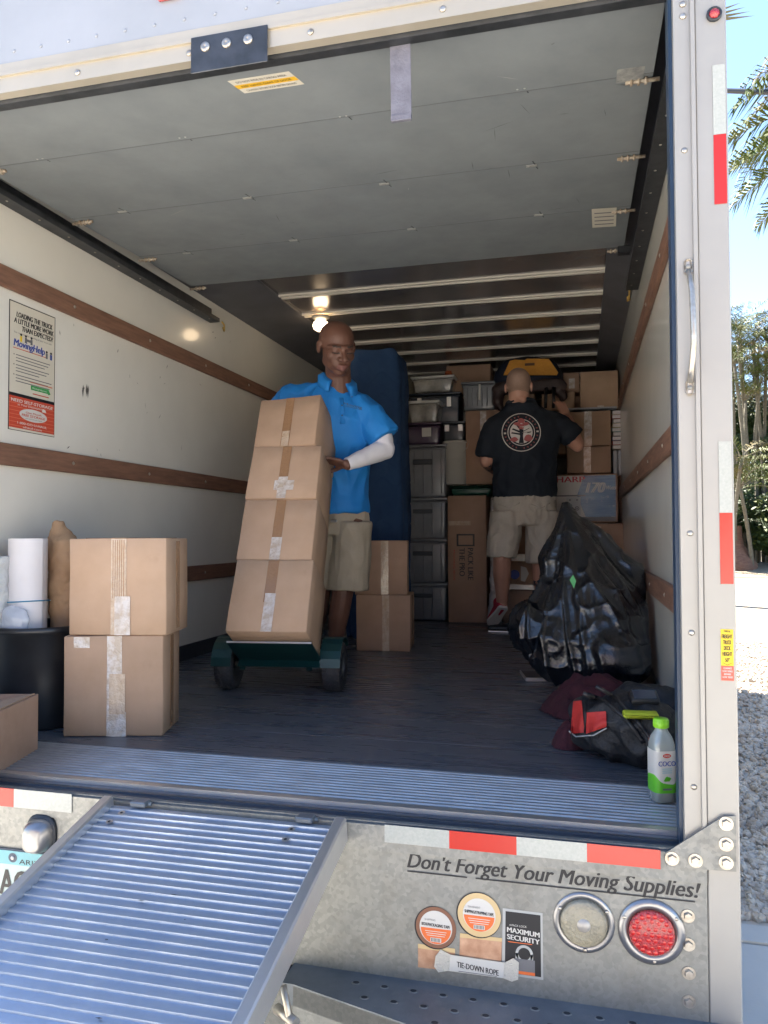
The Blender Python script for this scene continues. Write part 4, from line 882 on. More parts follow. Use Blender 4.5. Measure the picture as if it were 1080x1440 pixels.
# ------------------------------------------------------------------ hand truck with four boxes
AW = R(7.5)      # its own heading: the direction away from the camera
aw = V((-math.sin(AW), math.cos(AW), 0)); rt = V((math.cos(AW), math.sin(AW), 0)); TH = R(28)
wd_ = (V((0,0,1))*math.cos(TH) + aw*math.sin(TH)); nd_ = (-aw*math.cos(TH) + V((0,0,1))*math.sin(TH))     # up the stack, out of the stack
def hand_truck():
    wl, wr = pZ(318, 971, DECK), pZ(470, 972, DECK); mid = (wl+wr)/2; half = (wr-wl).length/2; AX = V((mid.x, mid.y, DECK)) + aw*.03 + V((0,0,.113))
    t = thing('hand_truck', 'dark green hand truck with two wheels tilted back under four boxes', 'hand truck', (AX.x, AX.y, DECK), AW)
    for s in (-1, 1):
        c = AX + rt*s*half; Mx = Matrix.Translation(c) @ Matrix.Rotation(AW, 4, 'Z') @ Matrix.Rotation(R(90), 4, 'Y')
        b = MB(); b.lathe([(.060,-.036),(.088,-.044),(.103,-.038),(.112,-.018),(.1125,0),(.112,.018),(.103,.038),(.088,.044),(.060,.036)], Mx, 40)
        for k in range(40):
            a = 2*math.pi*k/40
            for w0 in (-.03, -.012, .012, .03):
                p = Mx @ V((.111*math.cos(a), .111*math.sin(a), w0)); pn = (Mx.to_3x3() @ V((math.cos(a), math.sin(a), 0))); tn = (Mx.to_3x3() @ V((-math.sin(a), math.cos(a), 0)))
                b.prism([p - rt*.006 - tn*.005, p + rt*.006 - tn*.003, p + rt*.006 + tn*.005, p - rt*.006 + tn*.003], pn, .003 if abs(w0) < .02 else -.001)
        W_ = b.build('tyre', M['rubber'], t)
        b = MB(); b.lathe([(.0001,-.03),(.02,-.03),(.024,-.012),(.055,-.016),(.061,-.034)], Mx, 28); b.lathe([(.0001,.03),(.02,.03),(.024,.012),(.055,.016),(.061,.034)], Mx, 28); b.build('rim', M['darkmetal'], t)
        # fender
        b = MB(); n = 9; vs = []; i0 = s*half - .045; i1 = s*half + .045
        for k in range(n):
            a = R(4) + R(138)*k/(n-1); vv = (-aw*math.cos(a) + V((0,0,1))*math.sin(a)) * .124
            for x_ in (i0, i1): vs.append(AX + rt*x_ + vv)
        for k in range(n):
            a = R(4) + R(138)*k/(n-1); vv = (-aw*math.cos(a) + V((0,0,1))*math.sin(a)) * .128
            for x_ in (i0, i1): vs.append(AX + rt*x_ + vv)
        fs = []
        for k in range(n-1): fs += [(2*k,2*k+1,2*k+3,2*k+2), (2*n+2*k,2*n+2*k+2,2*n+2*k+3,2*n+2*k+1), (2*k,2*k+2,2*n+2*k+2,2*n+2*k), (2*k+1,2*n+2*k+1,2*n+2*k+3,2*k+3)]
        fs += [(0,2*n,2*n+1,1), (2*n-2,2*n-1,4*n-1,4*n-2)]; b.add(vs, fs); b.build('fender', M['greenpaint'], t)
    MB().cyl(AX - rt*half*.98, AX + rt*half*.98, .012, None, 14).build('axle', M['steel'], t)
    HEEL = AX - aw*.10 + V((0,0,.045)); u = rt*.185
    uu = rt*.185; o_ = rt*.02
    b = MB(); b.prism([HEEL + o_ - uu - wd_*.004, HEEL + o_ + uu - wd_*.004, HEEL + o_ + uu*.98 + nd_*.215 - wd_*.004, HEEL + o_ - uu*.98 + nd_*.215 - wd_*.004], -wd_, .007)
    b.prism([HEEL + o_ - uu*.99 - wd_*.0115, HEEL + o_ + uu*.99 - wd_*.0115, HEEL + o_ + uu*.99 + nd_*.012 - wd_*.045, HEEL + o_ - uu*.99 + nd_*.012 - wd_*.045], nd_, .006)
    b.build('toe_plate', M['greenpaint'], t)
    MB().prism([HEEL + o_ - uu*.98 + nd_*.2155 - wd_*.011, HEEL + o_ + uu*.98 + nd_*.2155 - wd_*.011, HEEL + o_ + uu*.98 + nd_*.2155 - wd_*.003, HEEL + o_ - uu*.98 + nd_*.2155 - wd_*.003], nd_, .002).build('worn_edge', M['alu'], t)
    b = MB(); 
    for s in (-1, 1):
        a = HEEL + rt*s*.150 - nd_*.016; b.tube([a - wd_*.05, a + wd_*.6, a + wd_*1.16, a + wd_*1.25 - nd_*.05], .0135, 12)
        b.tube([a + wd_*.02, AX + rt*s*.150], .014, 8); b.tube([a + wd_*.5, AX + rt*s*.155 + V((0,0,.01))], .009, 8)
    for h in (.18,.42,.66,.90,1.12): b.tube([HEEL - rt*.15 - nd_*.016 + wd_*h, HEEL + rt*.15 - nd_*.016 + wd_*h], .011, 10)
    b.tube([HEEL + rt*k_*.15 - nd_*.066 + wd_*1.25 for k_ in (-1,-.6,0,.6,1)], .013, 10)
    b.build('frame', M['greenpaint'], t)
    hs = [.325, .300, .283, .285]; z = .004; sh = [.028, .018, .012, -.008]; ws = [.338, .330, .325, .305]; G = 'four cardboard boxes on the hand truck'
    lab = ['lowest box on the hand truck resting on its toe plate', 'second box from the bottom on the hand truck', 'third box from the bottom on the hand truck with a crossed paper label', 'topmost box on the hand truck sitting slightly askew']
    tp = [dict(tape=False, tapes=[(.42,.40,.56,.985,'tapebrown'), (.435,.0,.57,.52,'tapelight',-.003)]),
          dict(tape=False, tapes=[(.44,.33,.57,.985,'tapebrown'), (.44,.0,.58,.36,'tapelight',-.003)]),
          dict(tape=False, tapes=[(.44,.4,.57,.985,'tapebrown'), (.44,.0,.57,.4,'tapelight',-.003), (.39,.15,.67,.33,'tapelight',-.0036)]),
          dict(tape=False, tapes=[(.44,.0,.58,.985,'tapebrown'), (.45,.0,.57,.3,'tape',-.003)])]
    for i in range(4):
        o = HEEL + wd_*z + rt*(sh[i] + .0) + nd_*(.305 + (.006, 0, .004, -.002)[i]) + rt*.0
        tw = R((0, .6, -.5, -7)[i]); Rm = Matrix(((rt.x, -nd_.x, wd_.x, o.x), (rt.y, -nd_.y, wd_.y, o.y), (rt.z, -nd_.z, wd_.z, o.z), (0,0,0,1))) @ Matrix.Rotation(tw, 4, 'Z')
        carton(lab[i], (0,0,0), ws[i], .30, hs[i], 0, 'card2' if i != 3 else 'card', group=G, Mx=Rm, side=False, **tp[i]); z += hs[i] + .003
    # tape carried round under the lowest box
    DP['heel'] = HEEL
    return AX, HEEL
AX, HEEL = hand_truck()

# ------------------------------------------------------------------ cargo at the back
def back_cargo():
    YB = 6.15
    # two boxes standing free in the middle
    G = 'two cardboard boxes stacked in the middle of the floor'
    c = pZ(540, 916, DECK); p = pZ(578, 916, DECK); wid = .325
    carton('lower box of the pair standing behind the man in blue', (c.x-.005, c.y, DECK+.001), wid, .33, .335, YAW*.55, 'card3', True, .55, .042, 'tape', G)
    carton('upper box of the pair standing behind the man in blue', (c.x-.02, c.y+.01, DECK+.338), wid*.98, .32, .325, YAW*.75, 'card3', True, .57, .046, 'tape', G)
    # tall piece of furniture under a blue pad
    x0, x1 = pY(484, 700, 5.0).x, pY(564, 700, 5.0).x; t = thing('covered_furniture', 'tall piece of furniture wrapped in a blue moving pad', 'covered furniture', ((x0+x1)/2, 5.15, DECK))
    zt = pY(540, 487, 5.0).z; b = MB(); rings = []
    for z_, k, dx in ((DECK+.002,1,0),(DECK+.6,1,0),(DECK+1.2,.985,-.005),(zt-.14,.97,-.01),(zt-.05,.93,-.022),(zt-.015,.88,-.035),(zt,.80,-.04)):
        rings.append((V(((x0+x1)/2+dx, 5.19, z_)), V(((x1-x0)/2*k,0,0)), V((0,.19*k,0))))
    b.loft(rings, 44, 0, True, .28)
    fuse(b, 'moving_pad', pm('blue_moving_pad', (.014,.045,.12), .95, col2=(.019,.055,.135), nscale=7, bump=.4, bscale=26), t, .010, 2, lambda p, n_: (.016+.014*max(0,(zt-.3-p.z)))*noise.noise(V((p.x*12, p.y*12, p.z*1.1))) + .008*noise.noise(p*10) - .006*(max(0, 1-abs(((p.z*7 + .25*math.sin((p.x+p.y)*30)) % 1) - .5)*14)))
    b = MB(); b.box((x0+.06, 5.10, DECK+.001), (x1-.06, 5.28, zt-.25)); b.build('cabinet', M['card3'], t)
    # grey totes
    def tote(label, px0, py0, px1, py1, Y, d, mat, lid=None, floor=False, zb=None, group=None, lidh=.02, cat='storage tote', name='storage_tote', taper=.06, extra=None, ribs=0):
        cy, cx = (py0+py1)/2, (px0+px1)/2; xa, xb = pY(px0, cy, Y).x, pY(px1, cy, Y).x; za, zc = pY(cx, py1, Y).z, pY(cx, py0, Y).z
        if floor: za = DECK + .001
        if zb is not None: za = zb
        W_, H = xb-xa, zc-za; t = thing(name, label, cat, ((xa+xb)/2, Y, za), 0, group)
        b = MB(); b.rbox((-W_/2+.012, .012, 0), (W_/2-.012, d-.012, H-lidh), .018, 0, None, 3, 0, taper)
        for k in range(ribs): b.rbox((-W_/2+.05+(W_-.1)*k/(ribs-1)-.006, .004+taper*.1, .03), (-W_/2+.05+(W_-.1)*k/(ribs-1)+.006, .02, H-lidh-.03), .003)
        b.rbox((-W_/2+.006, .006, H-lidh-.022), (W_/2-.006, d-.006, H-lidh-.010), .004); b.build('tote_body', mat, t, False)
        b = MB(); b.rbox((-W_/2, 0, H-lidh), (W_/2, d, H), .007, 0, None, 2); b.rbox((-W_/2+.03, .03, H-.002), (W_/2-.03, d-.03, H+.004), .003); b.build('lid', lid or mat, t, False)
        if extra: extra(t, W_, H, d)
        return za, zc
    grey = pm('grey_tote_plastic', (.20,.215,.24), .35, col2=(.16,.175,.20), nscale=8, bump=.1, bscale=20, coat=.2); 
    clear = pm('clear_tote_plastic', (.42,.40,.36), .15, alpha=.8, coat=.8, col2=(.26,.25,.24), nscale=22, bump=.3, bscale=30); wl = pm('white_lid', (.70,.70,.68), .35)
    purple = pm('purple_tote', (.055,.03,.065), .35, coat=.2); navy = pm('navy_case', (.012,.022,.045), .35, coat=.3); dgrey = pm('slate_tote', (.05,.06,.075), .4, coat=.2)
    G = 'grey storage totes stacked at the back'
    def latch(t, W_, H, d):
        for s in (-1,1): MB().rbox((W_*.28*s-.02, -.006, H*.55), (W_*.28*s+.02, .004, H*.85), .003).build('latch', M['alu'], t, False)
    def handle(t, W_, H, d): MB().rbox((-W_*.2, -.004, H*.62), (W_*.2, .01, H*.72), .004).build('handle', dgrey, t, False)
    z = DECK + .001; ys = [870, 820, 758, 700, 625]; lb = ['bottom grey tote of the tall back stack', 'second grey tote from the floor in the back stack', 'third grey tote from the floor in the back stack', 'topmost and tallest grey tote of the back stack']
    for i in range(4):
        zt_ = pY(594, ys[i+1], YB).z; cx0, cx1 = (560, 629)
        tote(lb[i], cx0, ys[i+1], cx1, ys[i], YB, .45, grey, zb=z, group=G, extra=handle, taper=.03, ribs=5); z = zt_ + .002
    # what stands on the totes
    zg = z
    def sticker(t, W_, H, d): MB().box((-W_*.0, -.002, H*.35), (W_*.24, .018, H*.75)).build('label', M['white'], t, False)
    _, z1 = tote('dark purple tote with a white label below the small clear container', 567, 594, 620, 624, YB, .34, purple, zb=zg, extra=sticker)
    _, z2 = tote('slate grey tote right of the purple tote', 621, 592, 655, 622, YB+.06, .36, dgrey, zb=zg, extra=latch)
    tote('small clear container with white lid on the purple tote', 571, 563, 618, 593, YB+.01, .26, clear, wl, zb=z1+.002, cat='plastic container', name='plastic_container', taper=.14)
    t_, z3 = tote('navy case with metal latches behind the small clear container', 574, 552, 648, 591, YB+.29, .28, navy, zb=z2+.004, extra=latch, cat='case', name='tool_case', taper=.02)
    tote('wide clear tote with white lid on top of the navy case', 577, 528, 639, 552, YB+.285, .27, clear, wl, zb=z3+.006, cat='plastic container', name='plastic_container', taper=.10)
    # rolled rug standing at the left of the totes
    a = pY(562, 600, YB+.1); b = MB(); b.cyl((a.x-.02, YB+.5, DECK+.002), (a.x-.01, YB+.5, pY(562,530,YB+.5).z), .055, None, 20); b.lathe([(.05,.0),(.035,.003),(.02,-.001),(.008,.002)], Matrix.Translation((a.x-.01, YB+.5, pY(562,530,YB+.5).z+.001)), 20)
    b.build('rolled_rug', pm('olive_rug', (.22,.21,.16), .95, bump=.7, bscale=60), label='rolled olive rug standing left of the totes', cat='rug')
    # tall box with printing
    t, (xa, xb, za, zc) = rectbox('tall narrow box with phone outline and packing slogan on its side', 630, 697, 684, 870, 6.1, .30, floor=True, mat='card3', tape=False, side=False)
    fl = Flat((0, -.0022, 0), (1,0,0), (0,0,1), (0,-1,0)); W_, H = xb-xa, zc-za
    b = fl.b; fl.sheet(-W_*.5+.005, H*.765, W_*.1, H*.80, 1, .0006); 
    for (a0,b0,a1,b1) in ((-.27,.60,.20,.612),(-.27,.685,.20,.697),(-.27,.60,-.22,.697),(.15,.60,.20,.697)): fl.sheet(W_*a0, H*b0, W_*a1, H*b1, 0, .0006)
    f2 = Flat((0, -.0022, 0), (0,0,-1), (1,0,0), (0,-1,0), b)
    f2.text('PACK LIKE', -H*.585, W_*.02, W_*.15, H*.25, 0, .0006, .03); f2.text('THE PRO', -H*.585, -W_*.20, W_*.15, H*.22, 0, .0006, .03); f2.text('MOVING BOX', -H*.57, -W_*.36, W_*.05, H*.24, 2, .0006, .01)
    fl.sheet(-W_*.4, H*.30, W_*.05, H*.34, 1, .0006) if False else None
    b.build('printing', [M['ink'], M['tape'], M['red']], t, False, False)
    # crinkled white plastic next to it
    x = pY(691, 780, 6.05).x; b = MB(); b.loft([(V((x+.012, 6.14, DECK+.002+z_)), V((.045*k,0,0)), V((0,.06*k,0))) for z_, k in ((0,1.2),(.1,1.25),(.2,1),(.35,.8),(.6,.6),(.9,.5),(.98,.4))], 18)
    fuse(b, 'plastic_sheeting', pm('crinkled_white_plastic', (.52,.50,.50), .2, bump=.9, bscale=50, coat=.7), None, .009, 1, lambda p, n_: .012*noise.noise(p*18)+.006*noise.noise(p*44), label='crinkled white plastic sheeting leaning against the tall printed box', cat='plastic sheeting')
    tote('flat dark green box on the tall printed box', 632, 683, 692, 697, 6.08, .32, pm('dark_green_plastic', (.008,.06,.04), .4), zb=zc+.004, cat='storage box', name='storage_box', lidh=.012, taper=.02)
    # clear pitcher bucket
    c = V((pY(641, 655, 6.25).x, 6.25, zc+.098)); t = thing('bucket', 'pale plastic bucket with wire handle on the green box', 'bucket', c)
    b = MB(); H = pY(645, 621, 6.25).z - c.z; b.lathe([(.0001,0),(.085,0),(.09,.01),(.102,H-.02),(.112,H-.018),(.112,H),(.100,H),(.094,.02),(.0001,.015)], Matrix.Translation(c), 32); b.build('bucket_wall', pm('white_plastic', (.58,.58,.54), .25, coat=.4), t)
    b = MB(); b.tube([c + V((.112*math.cos(a), -.05-.02*math.sin(a), H-.02-.10*math.sin(a)*1)) for a in [math.pi*k/12 for k in range(13)]], .003, 6); b.build('handle', M['steel'], t)
    # cartons right of the bucket and above
    rb = rectbox
    rb('box standing behind the bucket left of the man in black', 655, 577, 704, 697, 6.2, .35, mat='card3', zb=zc+.096, tapes=[(.42,.3,.6,.99,'tapelight',-.003)], tape=False)
    tote('tall grey tote with a painted highlight strip on its front above the boxes', 648, 536, 700, 576, 6.22, .36, grey, extra=lambda t,W_,H,d: MB().rbox((-.005,-.003,H*.35),(.012,.02,H*.9),.002).build('highlight_strip', M['white'], t, False), ribs=6, taper=.08)  # white strip paints a highlight onto the tote front
    rb('box up under the roof behind the grey tote', 628, 513, 690, 560, 6.62, .4, mat='card3', tape=False)
    zdeck = DECK+.0015
    # column behind the man in black
    x = [(700,748),(749,798)]
    rb('floor level box seen between the legs of the man in black', 706, 790, 756, 872, 6.25, .36, mat='card3', floor=True, tape=False)
    rb('box behind the knees of the man in black', 704, 700, 768, 789, 6.25, .36, mat='card3', tape=False)
    rb('box behind the waist of the man in black', 703, 640, 775, 699, 6.25, .36, mat='card', tape=False)
    rb('box behind the back of the man in black', 704, 578, 795, 639, 6.25, .36, mat='card', tape=False)
    rb('small box behind the head of the man in black', 705, 551, 752, 577, 6.22, .3, mat='card2', tape=False, side=False)
    rb('small box right of the head of the man in black', 762, 551, 808, 577, 6.20, .3, mat='card2', tape=False, side=False)
    rb('narrow upright box below the roof left of the large plain box', 792, 524, 815, 552, 6.3, .3, mat='card3', tapes=[(.35,.2,.7,.7,'tapelight',-.003)], tape=False, side=False)
    rb('large plain box below the roof at the right', 816, 522, 869, 574, 6.12, .38, mat='card', tape=False, tapes=[(.45,.0,.62,.07,'tapelight',-.003)])
    rb('shadowed box between the roof boxes at the right', 798, 540, 822, 574, 6.5, .2, mat='card3', tape=False, side=False)
    # thin white board carrying the top row
    a, c = pY(797, 575, 6.08), pY(866, 575, 6.08); MB().rbox((a.x, 6.09, a.z-.006), (X1-.03, 6.55, a.z+.006), .002).build('white_board', M['headpaint'], label='thin white board lying under the large plain box', cat='board')
    rb('large box with shiny tape at the right of the man in black', 799, 578, 859, 627, 6.12, .4, mat='card', tpos=.47, tmat='tapelight', tapes=[(.38,.3,.56,.95,'tapelight',-.003)])
    rb('box with tape standing on the stereo box', 797, 628, 859, 665, 6.12, .4, mat='card3', tpos=.47, tmat='tapelight')
    # stereo carton
    t, (xa, xb, za, zc) = rb('white and blue stereo carton marked SHARP 170W', 766, 667, 869, 735, 6.05, .42, mat='card3', tape=False, name='stereo_box', side=False)
    W_, H = xb-xa, zc-za; fl = Flat((0,-.0026,0),(1,0,0),(0,0,1),(0,-1,0)); u = lambda px: (px-817.5)/103*W_; v_ = lambda py: (735-py)/68*H
    wv = pm('printed_blue_waves', (.03,.11,.26), .3, col2=(.14,.27,.42), nscale=9, stretch=(.6,1,5), coat=.3, col3=(.45,.52,.58), n3=14, lo3=.58, hi3=.7)
    fl.sheet(u(767), v_(733), u(866), v_(669), 1, .0004); fl.poly([(u(822),v_(669)),(u(866),v_(669)),(u(866),v_(727)),(u(824),v_(727)),(u(812),v_(697))], 3, .0008); fl.sheet(u(767), v_(733), u(866), v_(727), 5, .0011)
    fl.sheet(u(768), v_(698), u(824), v_(696), 4, .0010)
    fl.text('SHARP', u(775), v_(678), H*.125, u(823)-u(775), 2, .0014, .035); fl.text('170', u(825), v_(693), H*.22, u(849)-u(825), 1, .0014, .05, .25); fl.text('Watts', u(852), v_(689), H*.085, u(866)-u(852), 1, .0014, .02, .2)
    for px in (802, 812): fl.sheet(u(px-5), v_(724), u(px+5), v_(699), 6, .0013) ; fl.ring(u(px), v_(715), .010, .017, 5, .0017, 24); fl.ell(u(px), v_(715), .006, None, 5, .0017, 14); fl.ell(u(px), v_(703), .007, None, 5, .0017, 14)
    fl.b.build('printing', [M['ink'], M['white'], pm('stereo_red', (.50,.05,.07), .4), wv, M['greyink'], M['greyink'], pm('speaker_silver', (.45,.47,.48), .4)], t, False, False)
    t, (xa, xb, za, zc2) = rb('box with blue and red round stickers under the stereo carton', 800, 736, 882, 788, 6.0, .42, mat='card3', tape=False, tapes=[(.42,.55,.56,.92,'tapelight',-.003)], side=False)
    W_, H = xb-xa, zc2-za; fl = Flat((0,-.0026,0),(1,0,0),(0,0,1),(0,-1,0)); fl.ell(W_*.12, H*.40, .038, None, 1, .0007, 28); fl.ell(-.02, H*.45, .030, None, 2, .0007, 24); fl.sheet(-.03, H*.52, W_*.2, H*.60, 0, .0010); fl.b.build('sticker', [M['white'], M['blue'], M['red']], t, False, False)
    rb('floor level box hidden low behind the black bag', 790, 789, 885, 872, 6.0, .42, mat='card3', floor=True, tape=False, side=False)
    # small carton with silver tape between the legs
    t, (xa, xb, za, zc3) = rb('small brown box with silver tape and a blue sticker between the legs', 713, 779, 752, 829, 5.93, .25, mat='card3', tape=False, side=False)
    W_, H = xb-xa, zc3-za; st_ = pm('silver_tape', (.66,.62,.55), .22, .5, bump=.5, bscale=60); MB().rbox((-W_/2-.001,-.004,H*.80), (W_/2+.001,.0,H*1.0), .001).build('silver_tape', st_, t, False); MB().rbox((-W_/2-.001,-.004,0), (W_/2+.001,.0,H*.14), .001).build('silver_tape', st_, t, False)
    fl = Flat((0,-.0026,0),(1,0,0),(0,0,1),(0,-1,0)); fl.ell(-W_*.22, H*.42, .036, None, 1, .0010, 28); fl.poly([(.0,H*.25),(.03,H*.22),(.06,H*.45),(.04,H*.62),(.0,H*.66)], 0, .0006); fl.b.build('sticker', [M['white'], M['blue']], t, False, False)
    rectbox('flat box under the small silver taped box', 708, 830, 758, 871, 5.95, .26, floor=True, mat='card3', tape=False, side=False)
    # magazines and white binders by the right wall
    zs = pY(868, 632, 6.2).z; ztop = pY(868, 577, 6.2).z; n = 9; r = random.Random(9); x = pY(861, 600, 6.2).x; G = 'books stacked by the right wall at the back'
    cols = [(.35,.30,.25),(.40,.06,.05),(.05,.09,.2),(.5,.48,.42),(.12,.3,.3),(.55,.42,.2),(.3,.28,.26),(.45,.1,.08),(.6,.58,.52)]; nm = ['brown','dark red','navy','pale grey','teal','ochre','taupe','brick red','cream']
    for k in range(n):
        h = (ztop-zs)/n; t = thing('book', '%s book, number %s from the bottom of the stack by the right wall' % (nm[k], ['one','two','three','four','five','six','seven','eight','nine'][k]), 'book', (x+.055, 6.3, zs + h*k), 0, G)
        o_ = r.uniform(-.006,.006); b = MB(); b.rbox((-.055+o_,-.11,.001),(.06+o_,.11,h-.001), .002, 0); b.rbox((-.05+o_,-.1125,.004),(.057+o_,-.108,h-.004), .0005, 1); b.build('cover', [pm('cover_'+nm[k].replace(' ','_'), cols[k], .4), M['paper']], t, False)
    zb = pY(868, 668, 6.2).z; G = 'white binders standing by the right wall at the back'
    for k in range(3):
        MB().rbox((x+.002+.038*k, 6.19, zb), (x+.036+.038*k, 6.42, zs-.008), .003).build('binder', M['headpaint'], label=['left white binder under the stack of books', 'middle white binder under the stack of books', 'right white binder under the stack of books beside the wall'][k], cat='binder', group=G)
    rb('narrow box under the white binders at the right wall', 871, 668, 884, 735, 6.2, .3, mat='card3', tape=False, side=False)
    # duffel with yellow panel on top of the pile, brown bag with straps under it
    c = pY(741, 533, 6.1); zt_ = pY(741, 498, 6.1).z; t = thing('duffel_bag', 'navy bag with a yellow front panel on top of the pile', 'bag', (c.x, 6.3, c.z))
    x0, x1 = pY(691, 520, 6.1).x, pY(791, 520, 6.1).x; b = MB(); H = zt_-c.z
    b.loft([(V(((x0+x1)/2, 6.32, c.z + H*k)), V(((x1-x0)/2*a,0,0)), V((0,.20*a,0))) for k, a in ((-.12,.9),(.1,1.0),(.4,.97),(.7,.85),(.95,.66),(1.06,.35))], 36, 0, True, .6)
    fuse(b, 'bag_body', pm('navy_canvas', (.012,.018,.04), .7, bump=.4, bscale=60), t, .012, 2, lambda p, n_: .012*noise.noise(p*9))
    pts = [pY(*p, 6.095) for p in ((708,528),(717,508),(724,506),(738,507),(741,505),(772,505),(785,524),(783,528))]; b = MB(); b.prism(pts, (0,-1,0), .014, 0)
    b.build('front_panel', pm('yellow_canvas', (.72,.34,.05), .75, col2=(.6,.27,.04), nscale=14, bump=.4, bscale=60), t); a = pY(738, 511, 6.08); MB().rbox((a.x, 6.078, a.z-.02), (a.x+.075, 6.0815, a.z+.0), .001).build('badge', pm('brown_badge', (.13,.06,.03), .6), t)
    t = thing('strap_bag', 'dark brown bag with hanging straps under the navy and yellow bag', 'bag', (c.x, 6.2, c.z-.15)); b = MB()
    x0, x1 = pY(690, 550, 6.02).x, pY(798, 550, 6.02).x; zA = pY(740, 533, 6.02).z; zB = pY(740, 549, 6.02).z
    b.loft([(V(((x0+x1)/2, 6.10, z_)), V(((x1-x0)/2*k,0,0)), V((0,.07,0))) for z_, k in ((zB-.008,.75),(zB+.02,.98),((zA+zB)/2,1.0),(zA-.005,.9))], 30, 0, True, .6)
    a = pY(700, 560, 6.02); b.limb([(a.x, 6.1, a.z+.05), (a.x-.005, 6.08, a.z-.02), (a.x+.02, 6.08, a.z-.07)], [.05,.045,.025]); a = pY(792, 556, 6.02); b.limb([(a.x-.04, 6.1, a.z+.06), (a.x, 6.08, a.z), (a.x-.015, 6.08, a.z-.03)], [.045,.035,.02])
    mt = pm('dark_brown_leather', (.045,.028,.028), .5, bump=.4, bscale=30); fuse(b, 'bag_body', mt, t, .010, 2, lambda p, n_: .010*noise.noise(p*12))
    for px in (768, 779): a, e = pY(px, 545, 6.0), pY(px-1, 574, 6.0); MB().tube([a+V((0,.03,.01)), (a+e)/2, e], [.014,.012,.012], 8, flat=.25).build('strap', M['ink'], t)
    # orange lid on the back tote
    a = pY(630, 526, 6.5); MB().lathe([(.0001,0),(.03,0),(.032,.01),(.028,.035),(.0001,.036)], Matrix.Translation((a.x, 6.52, pY(630, 528, 6.5).z+.004)), 20).build('jar', pm('orange_plastic', (.45,.10,.03), .5), label='small orange jar on the lid of the wide clear tote', cat='jar')
back_cargo()

